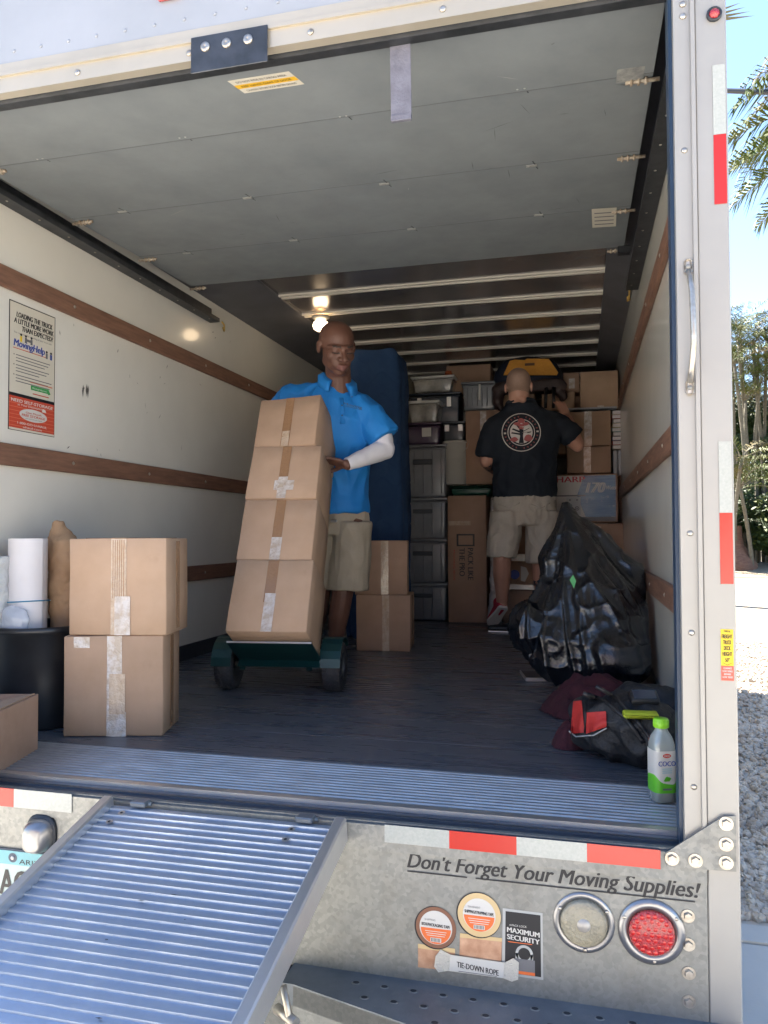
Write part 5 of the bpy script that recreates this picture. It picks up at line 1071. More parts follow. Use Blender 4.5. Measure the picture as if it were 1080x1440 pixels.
# ------------------------------------------------------------------ things on the floor at the right
def right_items():
    # big bin liner
    c = pZ(812, 955, DECK); cx, cy = .0, 3.30
    cx = V((-.02, 3.38)); b = MB()
    def P(px, py, F): return q(px, py, F)
    def lp(px, py, F, rx, ry, tl=0): return (P(px, py, F), (RX0*math.cos(tl) - V((0,0,1))*math.sin(tl))*rx, FY0*ry)
    RX0, FY0 = _r0, _f0
    b.loft([lp(832,958,3.42,.19,.17), lp(832,930,3.44,.29,.24), lp(832,890,3.46,.305,.26), lp(832,850,3.5,.27,.24), lp(824,810,3.55,.19,.19), lp(810,775,3.6,.145,.15), lp(804,745,3.62,.085,.10), lp(799,722,3.64,.042,.05), lp(796,706,3.65,.016,.02)], 40)
    b.ell(P(752, 886, 3.45), (.105,.12,.12)); b.ell(P(775, 925, 3.4), (.09,.10,.08)); b.ell(P(862, 925, 3.3), (.20,.17,.14)); b.limb([P(850,765,3.62), P(880,815,3.58), P(900,870,3.5)], [.055,.10,.14]); b.limb([P(815,735,3.62), P(840,752,3.6), P(856,775,3.6)], [.030,.04,.06])
    def dsp(p, n_):
        ax = V((P(797,706,3.6).x, P(797,706,3.6).y)); an = math.atan2(p.y-ax.y, p.x-ax.x); h = (p.z-DECK)
        a = noise.noise(p*5.5); f = noise.noise(V((an*2.6, p.z*2.2, 3.0))); g = 1 - abs(noise.noise(V((an*3.4 + p.z*1.2, p.z*1.6, 8.0))))*3.2; g2 = 1 - abs(noise.noise(p*9 + V((2,7,0))))*3.0
        kk = min(1, max(.12, (.82-h)*3.5))
        return kk*(.022*a + .022*f + .020*max(0, g)**2 + .010*max(0, g2)**2 - .008)
    def clampx(o):
        for v in o.data.vertices:
            w_ = o.matrix_world @ v.co + o.location*0
        return o
    o = fuse(b, 'bin_bag', M['bag'], None, .008, 2, dsp, label='large glossy black bin bag slumped against the right wall', cat='bin bag')
    for v in o.data.vertices:
        x = v.co.x + o.location.x; 
        if x > X1-.028: v.co.x = X1-.028 - o.location.x - .0005*noise.noise(v.co*30)
        z = v.co.z + o.location.z
        if z < DECK+.002: v.co.z = DECK+.002 - o.location.z
    a = q(806, 817, 3.17); MB().prism([a + V((-.014,0,.004)), a + V((0,0,.026)), a + V((.012,0,.0)), a + V((.003,0,-.03))], (0,-1,0), .002).build('green_tag', pm('green_tag', (.02,.30,.08), .4), o)
    # metal tray edge
    a = pZ(755, 958, DECK); Mx = Matrix.Translation((a.x, a.y, DECK+.001)) @ Matrix.Rotation(R(12), 4, 'Z'); b = MB()
    b.rbox((-.05,-.01,0), (.10,.20,.012), .003, 0, Mx); b.rbox((-.052,-.014,.0), (.10,-.010,.018), .001, 1, Mx); b.rbox((-.054,-.014,0), (-.050,.20,.018), .001, 1, Mx); b.build('tray', [M['darkmetal'], M['alu']], label='thin metal tray edge under the corner of the bin bag', cat='tray')
    # maroon cloth: a crumpled sheet standing up in folds
    def crumple(name, c, rx, ry, h, mat, seed, **k):
        n = 64; vs = []; b = MB(); ok = {}
        for i in range(n+1):
            for j in range(n+1):
                u, v_ = 2*i/n-1, 2*j/n-1; a = math.atan2(v_, u); rr_ = math.hypot(u, v_) / (.80 + .22*noise.noise(V((math.cos(a)*1.6, math.sin(a)*1.6, seed))))
                p = V((c.x + u*rx, c.y + v_*ry, 0)); wv = V((p.x*8 + .6*noise.noise(p*6), p.y*20, seed)); f = (1-abs(noise.noise(wv))*2.0); g = 1-abs(noise.noise(p*12 + V((seed,3,0))))*2.5
                z = h*max(0, 1-rr_**2.0)*(.55 + .30*f + .15*g) if rr_ < 1 else 0
                x = min(p.x + .014*noise.noise(p*19), X1-.016); vs.append((x, p.y + .014*noise.noise(p*19+V((9,0,0))), DECK+.002+max(0, z))); ok[(i,j)] = rr_ < 1.02
        fs = [(i*(n+1)+j, (i+1)*(n+1)+j, (i+1)*(n+1)+j+1, i*(n+1)+j+1) for i in range(n) for j in range(n) if ok[(i,j)] and ok[(i+1,j)] and ok[(i,j+1)] and ok[(i+1,j+1)]]
        b.add(vs, fs, 0, None, True); me = b.mesh(name); bm = bmesh.new(); bm.from_mesh(me); bmesh.ops.delete(bm, geom=[v for v in bm.verts if not v.link_faces], context='VERTS'); bm.to_mesh(me); bm.free(); return link(name, me, mat, None, True, **k)
    mar = pm('maroon_fabric', (.060,.010,.018), .9, col2=(.036,.007,.012), nscale=14, bump=.4, bscale=70)
    c = pZ(835, 1002, DECK); crumple('maroon_cloth', c, .27, .22, .17, mar, 3.1, label='crumpled maroon cloth lying between the bin bag and the duffel', cat='cloth')
    c = pZ(800, 1048, DECK); crumple('maroon_cloth', c, .075, .10, .085, mar, 7.7, label='small bunch of maroon cloth at the left end of the duffel', cat='cloth')
    # black duffel with red pocket
    A = q(885, 1040, 2.45); t = thing('duffel_bag', 'black duffel with a red end pocket lying on the floor', 'bag', (A.x, A.y, DECK)); b = MB()
    e0, e1 = q(838, 1036, 2.46), q(925, 1045, 2.32); e1.x = min(e1.x, X1-.13)
    e0.z = DECK+.095; e1.z = DECK+.10; b.limb([e0, (e0+e1)/2 + V((0,0,-.004)), e1], [.088,.108,.100]); b.ell(q(850,1010,2.55), (.09,.09,.05)); b.limb([q(890,985,2.62), q(935,1000,2.5)], [.06,.07])
    def cl(o):
        for v in o.data.vertices:
            w_ = t.location + v.co
            if w_.z < DECK+.002: v.co.z = DECK+.002 - t.location.z
            if w_.x > X1-.014: v.co.x = X1-.014 - t.location.x
    body = fuse(b, 'bag_body', pm('black_nylon', (.012,.013,.016), .55, bump=.5, bscale=110, col2=(.02,.022,.026), nscale=9), t, .006, 3, lambda p, n_: .012*noise.noise(p*11) + .010*max(-.6, 1-abs(noise.noise(V((p.x*14, p.y*9, p.z*14))))*3.2)); cl(body)
    dn = bpy.context.evaluated_depsgraph_get(); bv = BVHTree.FromPolygons([t.location + v.co for v in body.data.vertices], [tuple(p.vertices) for p in body.data.polygons])
    def drape(pix, name, mat, off=.004, n=12, dom=True, th=0):
        # a patch on the bag: grid between four pixel corners dropped onto the surface
        P_ = []
        for i in range(n+1):
            for j in range(n+1):
                s_, k = i/n, j/n; px = (pix[0][0]*(1-s_)+pix[1][0]*s_)*(1-k) + (pix[3][0]*(1-s_)+pix[2][0]*s_)*k; py = (pix[0][1]*(1-s_)+pix[1][1]*s_)*(1-k) + (pix[3][1]*(1-s_)+pix[2][1]*s_)*k
                d = ray(px, py).normalized(); hit = bv.ray_cast(CAM, d)
                dist = hit[3] if hit[0] is not None and hit[3] < 3.2 else None; P_.append((d, dist))
        ds = sorted(x[1] for x in P_ if x[1]); md = ds[len(ds)//2] if ds else 2.5
        vs = [CAM + d*((x if x and abs(x-md) < .12 else md) - off - .003*noise.noise(d*60)) for d, x in P_]
        b = MB(); m_ = n+1; b.add(vs, [(i*m_+j, (i+1)*m_+j, (i+1)*m_+j+1, i*m_+j+1) for i in range(n) for j in range(n)], 0, None, True); return b.build(name, mat, t, True, False)
    redm = pm('red_nylon', (.50,.03,.025), .6, bump=.4, bscale=50)
    drape([(806,986),(818,985),(822,1030),(802,1032)], 'pocket', redm, .006); drape([(824,1002),(852,1000),(853,1022),(824,1032)], 'pocket', redm, .006)
    def band(pix, r_, mat, name='strap', off=.006, n=16):
        pts = []
        for i in range(len(pix)-1):
            for k in range(6):
                s_ = k/6; pts.append((pix[i][0]*(1-s_)+pix[i+1][0]*s_, pix[i][1]*(1-s_)+pix[i+1][1]*s_))
        pts.append(pix[-1]); out = []; last = 2.4
        for p in pts:
            d = ray(*p).normalized(); hit = bv.ray_cast(CAM, d)
            if hit[0] is not None and hit[3] < 3.1: last = hit[3]
            out.append(CAM + d*(last - off))
        b = MB(); b.tube(out, r_, 8); b.build(name, mat, t)
    gs = pm('grey_piping', (.42,.42,.42), .5)
    band([(800,1028),(810,1036),(835,1034),(853,1024)], .0022, gs, 'piping'); band([(822,984),(824,1004),(822,1030)], .003, M['ink'], 'piping')
    band([(820,975),(850,985),(880,1010),(905,1045)], .007, M['ink']); band([(838,965),(868,982),(895,1012),(915,1040)], .006, M['ink']); band([(872,1002),(888,1022),(903,1041)], .0016, gs, 'piping')
    # small things on top: gadget, yellow green pouch, red pouch
    def on_bag(px, py, F, up):
        d = ray(px, py).normalized(); h = bv.ray_cast(CAM, d); return (CAM + d*h[3] if h[0] is not None and h[3] < 3.0 else q(px, py, F)) + V((0,-.012,up))
    p = on_bag(905, 984, 2.47, .008); Mx = Matrix.Translation(p) @ Matrix.Rotation(R(10), 4, 'Z') @ Matrix.Rotation(R(28), 4, 'X'); b = MB(); b.rbox((-.042,-.026,-.01), (.042,.026,.012), .006, 0, Mx, 2); b.rbox((-.034,-.020,.0125), (.034,.020,.0140), .002, 1, Mx); b.build('battery_case', [M['black'], pm('dark_screen', (.03,.05,.08), .15, coat=.6)], label='small dark box with a glossy lid on the black duffel', cat='case')
    p = on_bag(900, 1011, 2.36, .012); Mx = Matrix.Translation(p) @ Matrix.Rotation(R(8), 4, 'Z') @ Matrix.Rotation(R(12), 4, 'X'); b = MB(); b.rbox((-.050,-.014,-.008), (.050,.018,.010), .006, 0, Mx, 2, .003, 0, 3); b.build('pouch', pm('lime_fabric', (.42,.50,.03), .6, bump=.4, bscale=60), label='flat yellow green pouch on the black duffel', cat='pouch')
    b = MB(); b.limb([q(932,975,2.55), q(950,985,2.48), q(958,990,2.44)], [.018,.02,.016]); o = fuse(b, 'red_cloth', redm, None, .005, 2, lambda p, n_: .004*noise.noise(p*40), label='red cloth tucked between the duffel and the right wall', cat='cloth')
    for v in o.data.vertices:
        if v.co.x + o.location.x > X1-.014: v.co.x = X1-.014 - o.location.x
    # bottle
    c = pZ(941, 1128, DECK); c.x = min(c.x + .012, .200); c = V((c.x, c.y, DECK+.003)); H = .213; t = thing('juice_bottle', 'clear square bottle of coconut water with bright green cap', 'bottle', c, R(20))
    b = MB(); rings = []
    for z_, r_, pw in ((.0,.024,.7),(.004,.029,.6),(.06,.0295,.55),(.135,.0295,.55),(.150,.029,.6),(.168,.025,.8),(.180,.018,1),(.186,.0155,1),(.196,.0155,1)): rings.append((V((0,0,z_)), V((r_,0,0)), V((0,r_,0)), pw))
    n = 32; vs = []
    for cc, ux, uy, pw in rings:
        for k in range(n):
            a = 2*math.pi*k/n; ca, sa = math.cos(a), math.sin(a); vs.append(cc + ux*math.copysign(abs(ca)**pw, ca)*1.02 + uy*math.copysign(abs(sa)**pw, sa)*1.02)
    b.add(vs, [(i*n+k, i*n+(k+1)%n, (i+1)*n+(k+1)%n, (i+1)*n+k) for i in range(len(rings)-1) for k in range(n)] + [list(range(n))[::-1], [(len(rings)-1)*n+k for k in range(n)]], 0, None, True)
    b.build('bottle_body', pm('coconut_water', (.50,.56,.55), .08, coat=1, trans=.35, spec=.8), t, False)
    b = MB(); b.lathe([(.0001,.214),(.017,.214),(.0190,.211),(.0195,.192),(.0185,.190)], None, 28)
    for k in range(28): a = 2*math.pi*k/28; b.cyl((.0193*math.cos(a), .0193*math.sin(a), .192), (.0193*math.cos(a), .0193*math.sin(a), .210), .0009, None, 5)
    b.build('cap', pm('lime_cap', (.30,.72,.03), .35, coat=.4), t, False)
    b = MB(); K = 28; hs_ = [(.030,.0312),(.075,.0312),(.1355,.0312)]
    sl = []
    def sq(a, r_): ca, sa = math.cos(a), math.sin(a); return (math.copysign(abs(ca)**.55, ca)*r_, math.copysign(abs(sa)**.55, sa)*r_)
    n = 48
    for (z0_, z1_, m) in ((.028,.062,1),(.062,.1355,0)):
        vs = [(*sq(2*math.pi*k/n, .0308), z_ + (0 if z_ != .062 else .012*math.sin(2*math.pi*k/n*2+1))) for z_ in (z0_, z1_) for k in range(n)]
        b.add(vs, [(k, (k+1)%n, (k+1)%n+n, k+n) for k in range(n)], m, None, True)
    fl = Flat((0,-.0312,0), (1,0,0), (0,0,1), (0,-1,0), b); fl.text('COCO', 0, .098, .013, .046, 2, .0004, .02, 0, 'c'); fl.ell(0, .124, .011, .0055, 3, .0004); fl.text('FOCO', 0, .1215, .005, .014, 0, .0007, .02, 0, 'c'); 
    for k in range(3): fl.sheet(-.013, .090-.005*k, .013, .0915-.005*k, 4, .0004)
    for k in range(4): fl.poly([(-.010+.004*k,.060),(-.004+.003*k,.058),(.002+.003*k,.072-.002*k),(-.004+.003*k,.070)], 1, .0005)
    fl.sheet(-.012,.036,.012,.041,5,.0004)
    f2 = Flat((.0312,0,0), (0,1,0), (0,0,1), (1,0,0), b); f2.sheet(-.018,.045,.016,.128,0,.0003)
    for k in range(14): f2.sheet(-.015,.050+.0055*k,.013,.0525+.0055*k,5,.0006)
    b.build('label', [M['white'], pm('label_green', (.12,.50,.03), .4), M['blue'], M['red'], pm('label_sky', (.15,.45,.55), .4), M['greyink']], t, False, False)
right_items()
# ------------------------------------------------------------------ people
def add_head(b, Mh, s=1.0, hair=False):
    Ms = Mh @ Matrix.Scale(s, 4); P = lambda x, y, z: Ms @ V((x, y, z))
    E = lambda c, r: b.ell(c, r, Ms, 24, 16)
    L = lambda pts, rs: b.limb([P(*p) for p in pts], [r*s for r in rs], 0, 12)
    E((0,.018,.043), (.076,.097,.083)); E((0,-.015,-.018), (.0655,.080,.088)); E((0,-.026,-.062), (.057,.056,.052)); E((0,-.060,-.094), (.030,.028,.026))
    L([(-.062,-.052,.016),(-.042,-.074,.022),(-.018,-.089,.022),(0,-.091,.020),(.018,-.089,.022),(.042,-.074,.022),(.062,-.052,.016)], [.007,.009,.0115,.010,.0115,.009,.007])
    L([(0,-.092,.014),(0,-.107,-.010),(0,-.120,-.028)], [.0095,.0115,.0155])
    for sx in (-1, 1):
        E((.017*sx,-.106,-.032), (.012,.013,.011)); E((.031*sx,-.077,.001), (.0175,.0140,.0125)); E((.036*sx,-.050,-.024), (.028,.030,.032))
        E((.079*sx,.012,.002), (.009,.018,.032)); E((.083*sx,.020,.012), (.006,.014,.020)); E((.014*sx,-.072,-.058), (.030,.022,.026)); E((.036*sx,-.004,-.058), (.026,.045,.034))
    L([(-.024,-.090,-.066),(-.008,-.103,-.062),(0,-.1035,-.0635),(.008,-.103,-.062),(.024,-.090,-.066)], [.006,.0085,.008,.0085,.006])
    L([(-.019,-.090,-.0765),(0,-.101,-.079),(.019,-.090,-.0765)], [.006,.0095,.006])
def add_hand(b, wr, fdir, pn, s=1.0, curl=R(24), side=1, spread=.05):
    """wr wrist, fdir finger direction, pn palm normal, side: thumb on +lateral*side"""
    f = V(fdir).normalized(); n = (V(pn) - f*V(pn).dot(f)).normalized(); l = f.cross(n)*side; wr = V(wr)
    Mx = Matrix(((l.x, f.x, n.x, 0), (l.y, f.y, n.y, 0), (l.z, f.z, n.z, 0), (0,0,0,1))); c = wr + f*.050*s
    b.ell((0,0,0), (.041*s,.050*s,.0155*s), Matrix.Translation(c) @ Mx, 18, 12)
    b.ell((.026*s,-.018*s,.006*s), (.018*s,.030*s,.014*s), Matrix.Translation(c) @ Mx, 14, 8)
    for k, (off, ln) in enumerate(((.029,.074),(.0095,.082),(-.0105,.077),(-.030,.060))):
        p = wr + f*(.092 - .004*abs(k-1))*s + l*off*s; a = curl*.5; pts = [p - f*.02*s, p]; rs = [.0095*s, .0098*s]
        for j, fr in enumerate((.44,.32,.24)):
            d = (f*math.cos(a) + n*math.sin(a) + l*spread*(off/.03)).normalized(); p = p + d*ln*fr*s; pts.append(p); rs.append((.0090-.0010*j)*s); a += curl
        b.limb(pts, rs, 0, 10)
    p = wr + f*.028*s + l*.030*s + n*.006*s; d = (f*.62 + l*.62 + n*.35).normalized(); d2 = (f*.85 + l*.25 + n*.45).normalized()
    b.limb([p, p + d*.038*s, p + d*.038*s + d2*.030*s, p + d*.038*s + d2*.052*s], [.0145*s, .0115*s, .0105*s, .0085*s], 0, 10)
def frame(face, up=V((0,0,1)), o=V((0,0,0))):
    f = V(face).normalized(); x = (-f).cross(up)*-1; x = up.cross(f).normalized(); x = f.cross(up).normalized()*-1
    z = x.cross(-f).normalized(); y = -f
    if z.dot(up) < 0: z = -z
    x = y.cross(z)
    return Matrix(((x.x,y.x,z.x,o.x),(x.y,y.y,z.y,o.y),(x.z,y.z,z.z,o.z),(0,0,0,1)))
def folds(k1=.006, k2=.003, s=9, st=(1,1,1), seed=0):
    return lambda p, n_: k1*noise.noise(V((p.x*s*st[0]+seed, p.y*s*st[1], p.z*s*st[2]))) + k2*(1-2.2*abs(noise.noise(V((p.x*s*2.1*st[0], p.y*s*2.1*st[1]+seed, p.z*s*2.1*st[2])))))
def shoe(parent, heel, toe, up, col, sole, wdt=.047, nm='shoe'):
    heel, toe = V(heel), V(toe); d = (toe-heel); L = d.length; d.normalize(); u = (V(up)-d*V(up).dot(d)).normalized(); s = d.cross(u)
    rings = [(heel - d*.012 + u*.035, s*.026, u*.030), (heel + d*.01 + u*.042, s*.036, u*.044), (heel + d*L*.3 + u*.044, s*.037, u*.045), (heel + d*L*.55 + u*.034, s*.042, u*.033), (heel + d*L*.8 + u*.027, s*.045, u*.024), (heel + d*L*.96 + u*.022, s*.034, u*.018), (heel + d*(L+.008) + u*.02, s*.014, u*.008)]
    b = MB(); b.loft(rings, 22, 0, True, .8); b.limb([heel + d*.045 + u*.06, heel + d*.045 + u*.088], [.040,.038])
    o = fuse(b, nm, col, parent, .007, 2)
    b = MB(); rr = [(-.016,.028),(.0,.036),(L*.3,.036),(L*.6,.043),(L*.85,.046),(L*.98,.034),(L+.012,.014)]
    pts = [heel + d*a + s*w_ for a, w_ in rr] + [heel + d*a - s*w_ for a, w_ in rr[::-1]]; b.prism([p - u*.0 for p in pts], u, .020); b.build('sole', sole, o)
    return o
skinD = pm('dark_brown_skin', (.128,.060,.041), .52, col2=(.100,.046,.031), nscale=9, spec=.45, bump=.15, bscale=150)
skinDD = pm('darker_skin', (.095,.044,.032), .6); browD = pm('brow_hair', (.022,.014,.012), .7); lipD = pm('lips', (.155,.066,.055), .5); lidD = pm('eye_lid', (.095,.042,.031), .5)
skinL = pm('light_skin', (.52,.29,.21), .5, col2=(.46,.24,.17), nscale=8, spec=.5); stub = pm('stubble_scalp', (.30,.19,.145), .6, col2=(.35,.235,.175), nscale=60, nlo=.3); tat = pm('tattooed_skin', (.33,.175,.13), .55, col2=(.045,.055,.065), nscale=30, nlo=.5, nhi=.54)
polo = pm('blue_polo_fabric', (.008,.20,.58), .7, col2=(.006,.17,.52), nscale=6, bump=.25, bscale=220)
khaki = pm('khaki_cotton', (.36,.315,.245), .85, col2=(.31,.27,.205), nscale=8, bump=.3, bscale=120); khaki2 = pm('grey_khaki_cotton', (.46,.42,.36), .85, col2=(.38,.345,.29), nscale=7, bump=.3, bscale=120)
whitec = pm('white_cotton', (.62,.62,.66), .85, bump=.08, bscale=200); blackc = pm('black_tshirt', (.006,.011,.019), .85, col2=(.009,.015,.025), nscale=7, bump=.3, bscale=150)
UZ = V((0,0,1)); RX, FY = _r0, _f0
def rg(px, py, F, rx, ry, tilt=0, yaw=0, lean=0):
    a = RX*math.cos(yaw) + FY*math.sin(yaw); bb = -RX*math.sin(yaw) + FY*math.cos(yaw)
    return (q(px, py, F), (a*math.cos(tilt) - UZ*math.sin(tilt))*rx, (bb*math.cos(lean) + UZ*math.sin(lean))*ry)
def man_blue():
    t = thing('person', 'man in a bright blue polo bowing his head behind the hand truck boxes', 'person', (q(478,940,4.05).x, q(478,940,4.05).y, DECK))
    face = (-FY*math.cos(R(24)) + RX*math.sin(R(24))); pt_ = R(24); fc = face*math.cos(pt_) - UZ*math.sin(pt_); up = UZ*math.cos(pt_) + face*math.sin(pt_)
    hc = q(474, 490, 3.84); Mh = frame(fc, up, hc) @ Matrix.Rotation(R(-4), 4, 'Y') @ Matrix.Diagonal((1.09,1,.99,1)); s = 1.06
    b = MB(); add_head(b, Mh, s)
    nb = q(476, 556, 3.95); b.limb([hc + V((0,0,-.05)) + FY*.02, (hc + nb)/2 + FY*.035, nb + V((0,0,-.02))], [.064,.065,.074]); b.ell(nb + FY*.01 - UZ*.03, (.12,.075,.05))
    b.loft([rg(478,735,4.1,.135,.10), rg(477,700,4.08,.130,.10), rg(477,660,4.05,.125,.095), rg(476,615,4.0,.155,.11,R(5)), rg(474,585,3.98,.17,.11,R(8)), rg(473,566,3.97,.13,.08,R(10))], 24)
    # arm whose hand grips the side of the stack
    sh1, el, wr = q(516,588,3.95), q(541,632,3.90), q(488,653,3.74); b.limb([sh1, (sh1+el)/2, el, (el*.6+wr*.4), wr], [.058,.050,.042,.038,.028])
    add_hand(b, wr, (q(468,648,3.72)-wr).normalized() + FY*.25, -FY*.2 - UZ*.5 - RX*.4, .98, R(30), -1)
    sh2, e2, w2 = q(416,562,4.02), q(384,606,4.16), q(408,640,4.10); b.limb([sh2, (sh2+e2)/2, e2, w2], [.058,.050,.042,.029]); add_hand(b, w2, UZ*.3 + RX*.6 - FY*.3, -FY, .98, R(40), 1)
    # legs
    for hp, kn, an in ((q(494,742,4.06), q(481,838,4.02), q(468,925,4.06)), (q(458,742,4.12), q(450,836,4.12), q(440,922,4.25))):
        an.z = DECK + .085; b.limb([hp, (hp+kn)/2, kn, kn*.7+an*.3, an], [.085,.075,.056,.056,.036]); b.limb([an, an - UZ*.04 - FY*.04, an - UZ*.055 - FY*.13], [.038,.03,.025])
    Mi = (Mh @ Matrix.Scale(s, 4)).inverted()
    def fm(c):
        p = Mi @ c
        if p.length < .17:
            ax = abs(p.x)
            if p.y < -.055:
                if ax < .024 and -.082 < p.z < -.057 and p.y < -.087: return 3
                if .014 < ax < .046 and .0215 < p.z < .029: return 2
                if .015 < ax < .046 and -.0085 < p.z < -.002: return 2
        return 0
    fuse(b, 'body', [skinD, skinDD, browD, lipD, lidD], t, .0045, 3, None, fm, (hc, .135, 5))
    # polo
    b = MB(); b.loft([rg(478,722,4.08,.155,.128,R(-1)), rg(477,700,4.07,.152,.126), rg(477,660,4.04,.150,.122,R(1)), rg(476,622,4.0,.178,.136,R(6)), rg(474,590,3.97,.200,.135,R(11)), rg(471,566,3.97,.175,.112,R(14)), rg(472,549,3.97,.098,.085,R(12)), rg(474,543,3.97,.070,.066,R(10))], 36)
    se = q(540,615,3.90); b.limb([q(488,563,3.965), q(504,574,3.96), q(519,587,3.94)], [.068,.076,.084]); b.tube([q(518,584,3.94), q(531,602,3.91), se], [.080,.077,.079], 20)
    b.limb([q(456,556,3.97), q(434,558,3.99), q(412,562,4.02)], [.070,.074,.080]); b.tube([q(414,560,4.02), q(398,580,4.09), q(388,600,4.15)], [.080,.076,.076], 20)
    f0 = folds(.010,.008,7,(1,1,.5),3)
    def dsp(p, n_):
        h = (p.z - DECK); extra = .006*math.sin(p.z*60 + 6*noise.noise(p*5)) * max(0, min(1, (1.0-abs(h-.78)*3.5))); return f0(p, n_) + extra*.6
    sh = fuse(b, 'polo_shirt', polo, t, .007, 3, dsp)
    bv = BVHTree.FromPolygons([v.co.copy() for v in sh.data.vertices], [tuple(p.vertices) for p in sh.data.polygons]); Wp = wmat(t); Wi = Wp.inverted()
    def ons(px, py, off=.002):
        d = ray(px, py).normalized(); o_ = Wi @ CAM; h = bv.ray_cast(o_, d); return CAM + d*((h[3] if h[0] is not None else 3.9) - off)
    # collar: two wings and a back band
    nc = q(474, 541, 3.955)
    cf = (-FY*math.cos(R(10)) + RX*math.sin(R(10))); cx = UZ.cross(cf)*-1; cx = cf.cross(UZ); cx = -cx if cx.dot(RX) < 0 else cx
    b = MB(); vs = []; n = 30
    for k in range(n+1):
        a = R(26) + R(308)*k/n; ca, sa = math.cos(a), math.sin(a); fr = max(0, math.cos(a)); d = cf*ca + cx*sa
        top = nc + V(d)*(.070 + .004*fr) + UZ*(.050 - .052*fr - .014*sa) + cf*.006; bot = nc + V(d)*(.098 + .034*fr) + UZ*(-.014 - .066*fr**1.5 - .022*sa)
        mid = (top+bot)/2 + V(d)*.014 + UZ*.012; vs += [top, mid, bot, bot - V(d)*.006, top - V(d)*.004]
    b.add(vs, [(5*k+j, 5*k+(j+1)%5, 5*k+5+(j+1)%5, 5*k+5+j) for k in range(n) for j in range(5)] + [(4,3,2,1,0), tuple(5*n+j for j in range(5))], 0, None, True); b.build('collar', polo, sh)
    b = MB(); b.ell(nc + cf*.046 - UZ*.034, (.044,.030,.030)); b.build('undershirt', whitec, t)
    b = MB(); pl = [ons(479,560), ons(481,580), ons(482,596)]; b.tube([pl[0], pl[1], pl[2]], [.014,.014,.013], 10, flat=.3); b.build('placket', polo, sh)
    for k in range(2): MB().ell(ons(481, 570+14*k, .008), (.004,.004,.004)).build('button', M['navy'], sh)
    # chest lettering
    A, B = ons(483, 569, .004), ons(509, 575, .004); fl = Flat(A, B-A, UZ, -FY); fl.text('Moving', 0, 0, .012, (B-A).length, 0, .001, .01, .2); fl.sheet(.0,-.006,(B-A).length,-.0045,0,.001); fl.b.build('chest_lettering', M['navy'], sh, True, False)
    # white undersleeve
    b = MB(); b.tube([se + (sh1-se)*.15, el + UZ*.02 - RX*.01], [.056,.054], 20); b.limb([el, el*.6+wr*.4, el*.25+wr*.75, wr*.93+el*.07], [.054,.047,.040,.035])
    fuse(b, 'undersleeve', whitec, t, .006, 3, lambda p, n_: .0022*math.sin(p.x*95 + p.z*40 + 5*noise.noise(p*11))*max(0, noise.noise(p*9)+.45) + .002*noise.noise(p*22))
    # shorts
    b = MB(); b.loft([rg(478,706,4.09,.142,.118), rg(478,730,4.10,.155,.128), rg(478,752,4.10,.160,.130)], 30)
    b.loft([rg(496,735,4.06,.098,.112), rg(494,775,4.05,.102,.112), rg(489,829,4.03,.108,.112)], 24); b.loft([rg(458,735,4.12,.098,.112), rg(456,775,4.12,.100,.11), rg(451,826,4.13,.105,.11)], 24)
    so_ = fuse(b, 'shorts', khaki, t, .007, 2, folds(.008,.006,7,(1.3,1.3,.5),5))
    # phone clip on the belt, shoes
    p = q(471, 733, 3.93); MB().rbox((p.x-.02,p.y-.008,p.z-.005),(p.x+.012,p.y+.004,p.z+.006),.002).build('belt_clip', M['alu'], t)
    sk = pm('dark_sock', (.02,.02,.024), .9)
    for an in (q(468,925,4.06), q(440,922,4.25)):
        an.z = DECK + .0; hl = an + FY*.045; b = MB(); b.tube([hl - FY*.045 + UZ*.07, hl - FY*.045 + UZ*.20], [.046,.048], 16); b.build('sock', sk, t)
        shoe(t, hl + UZ*.001, hl - FY*.235 + UZ*.001, UZ, M['black'], M['white'])
man_blue()

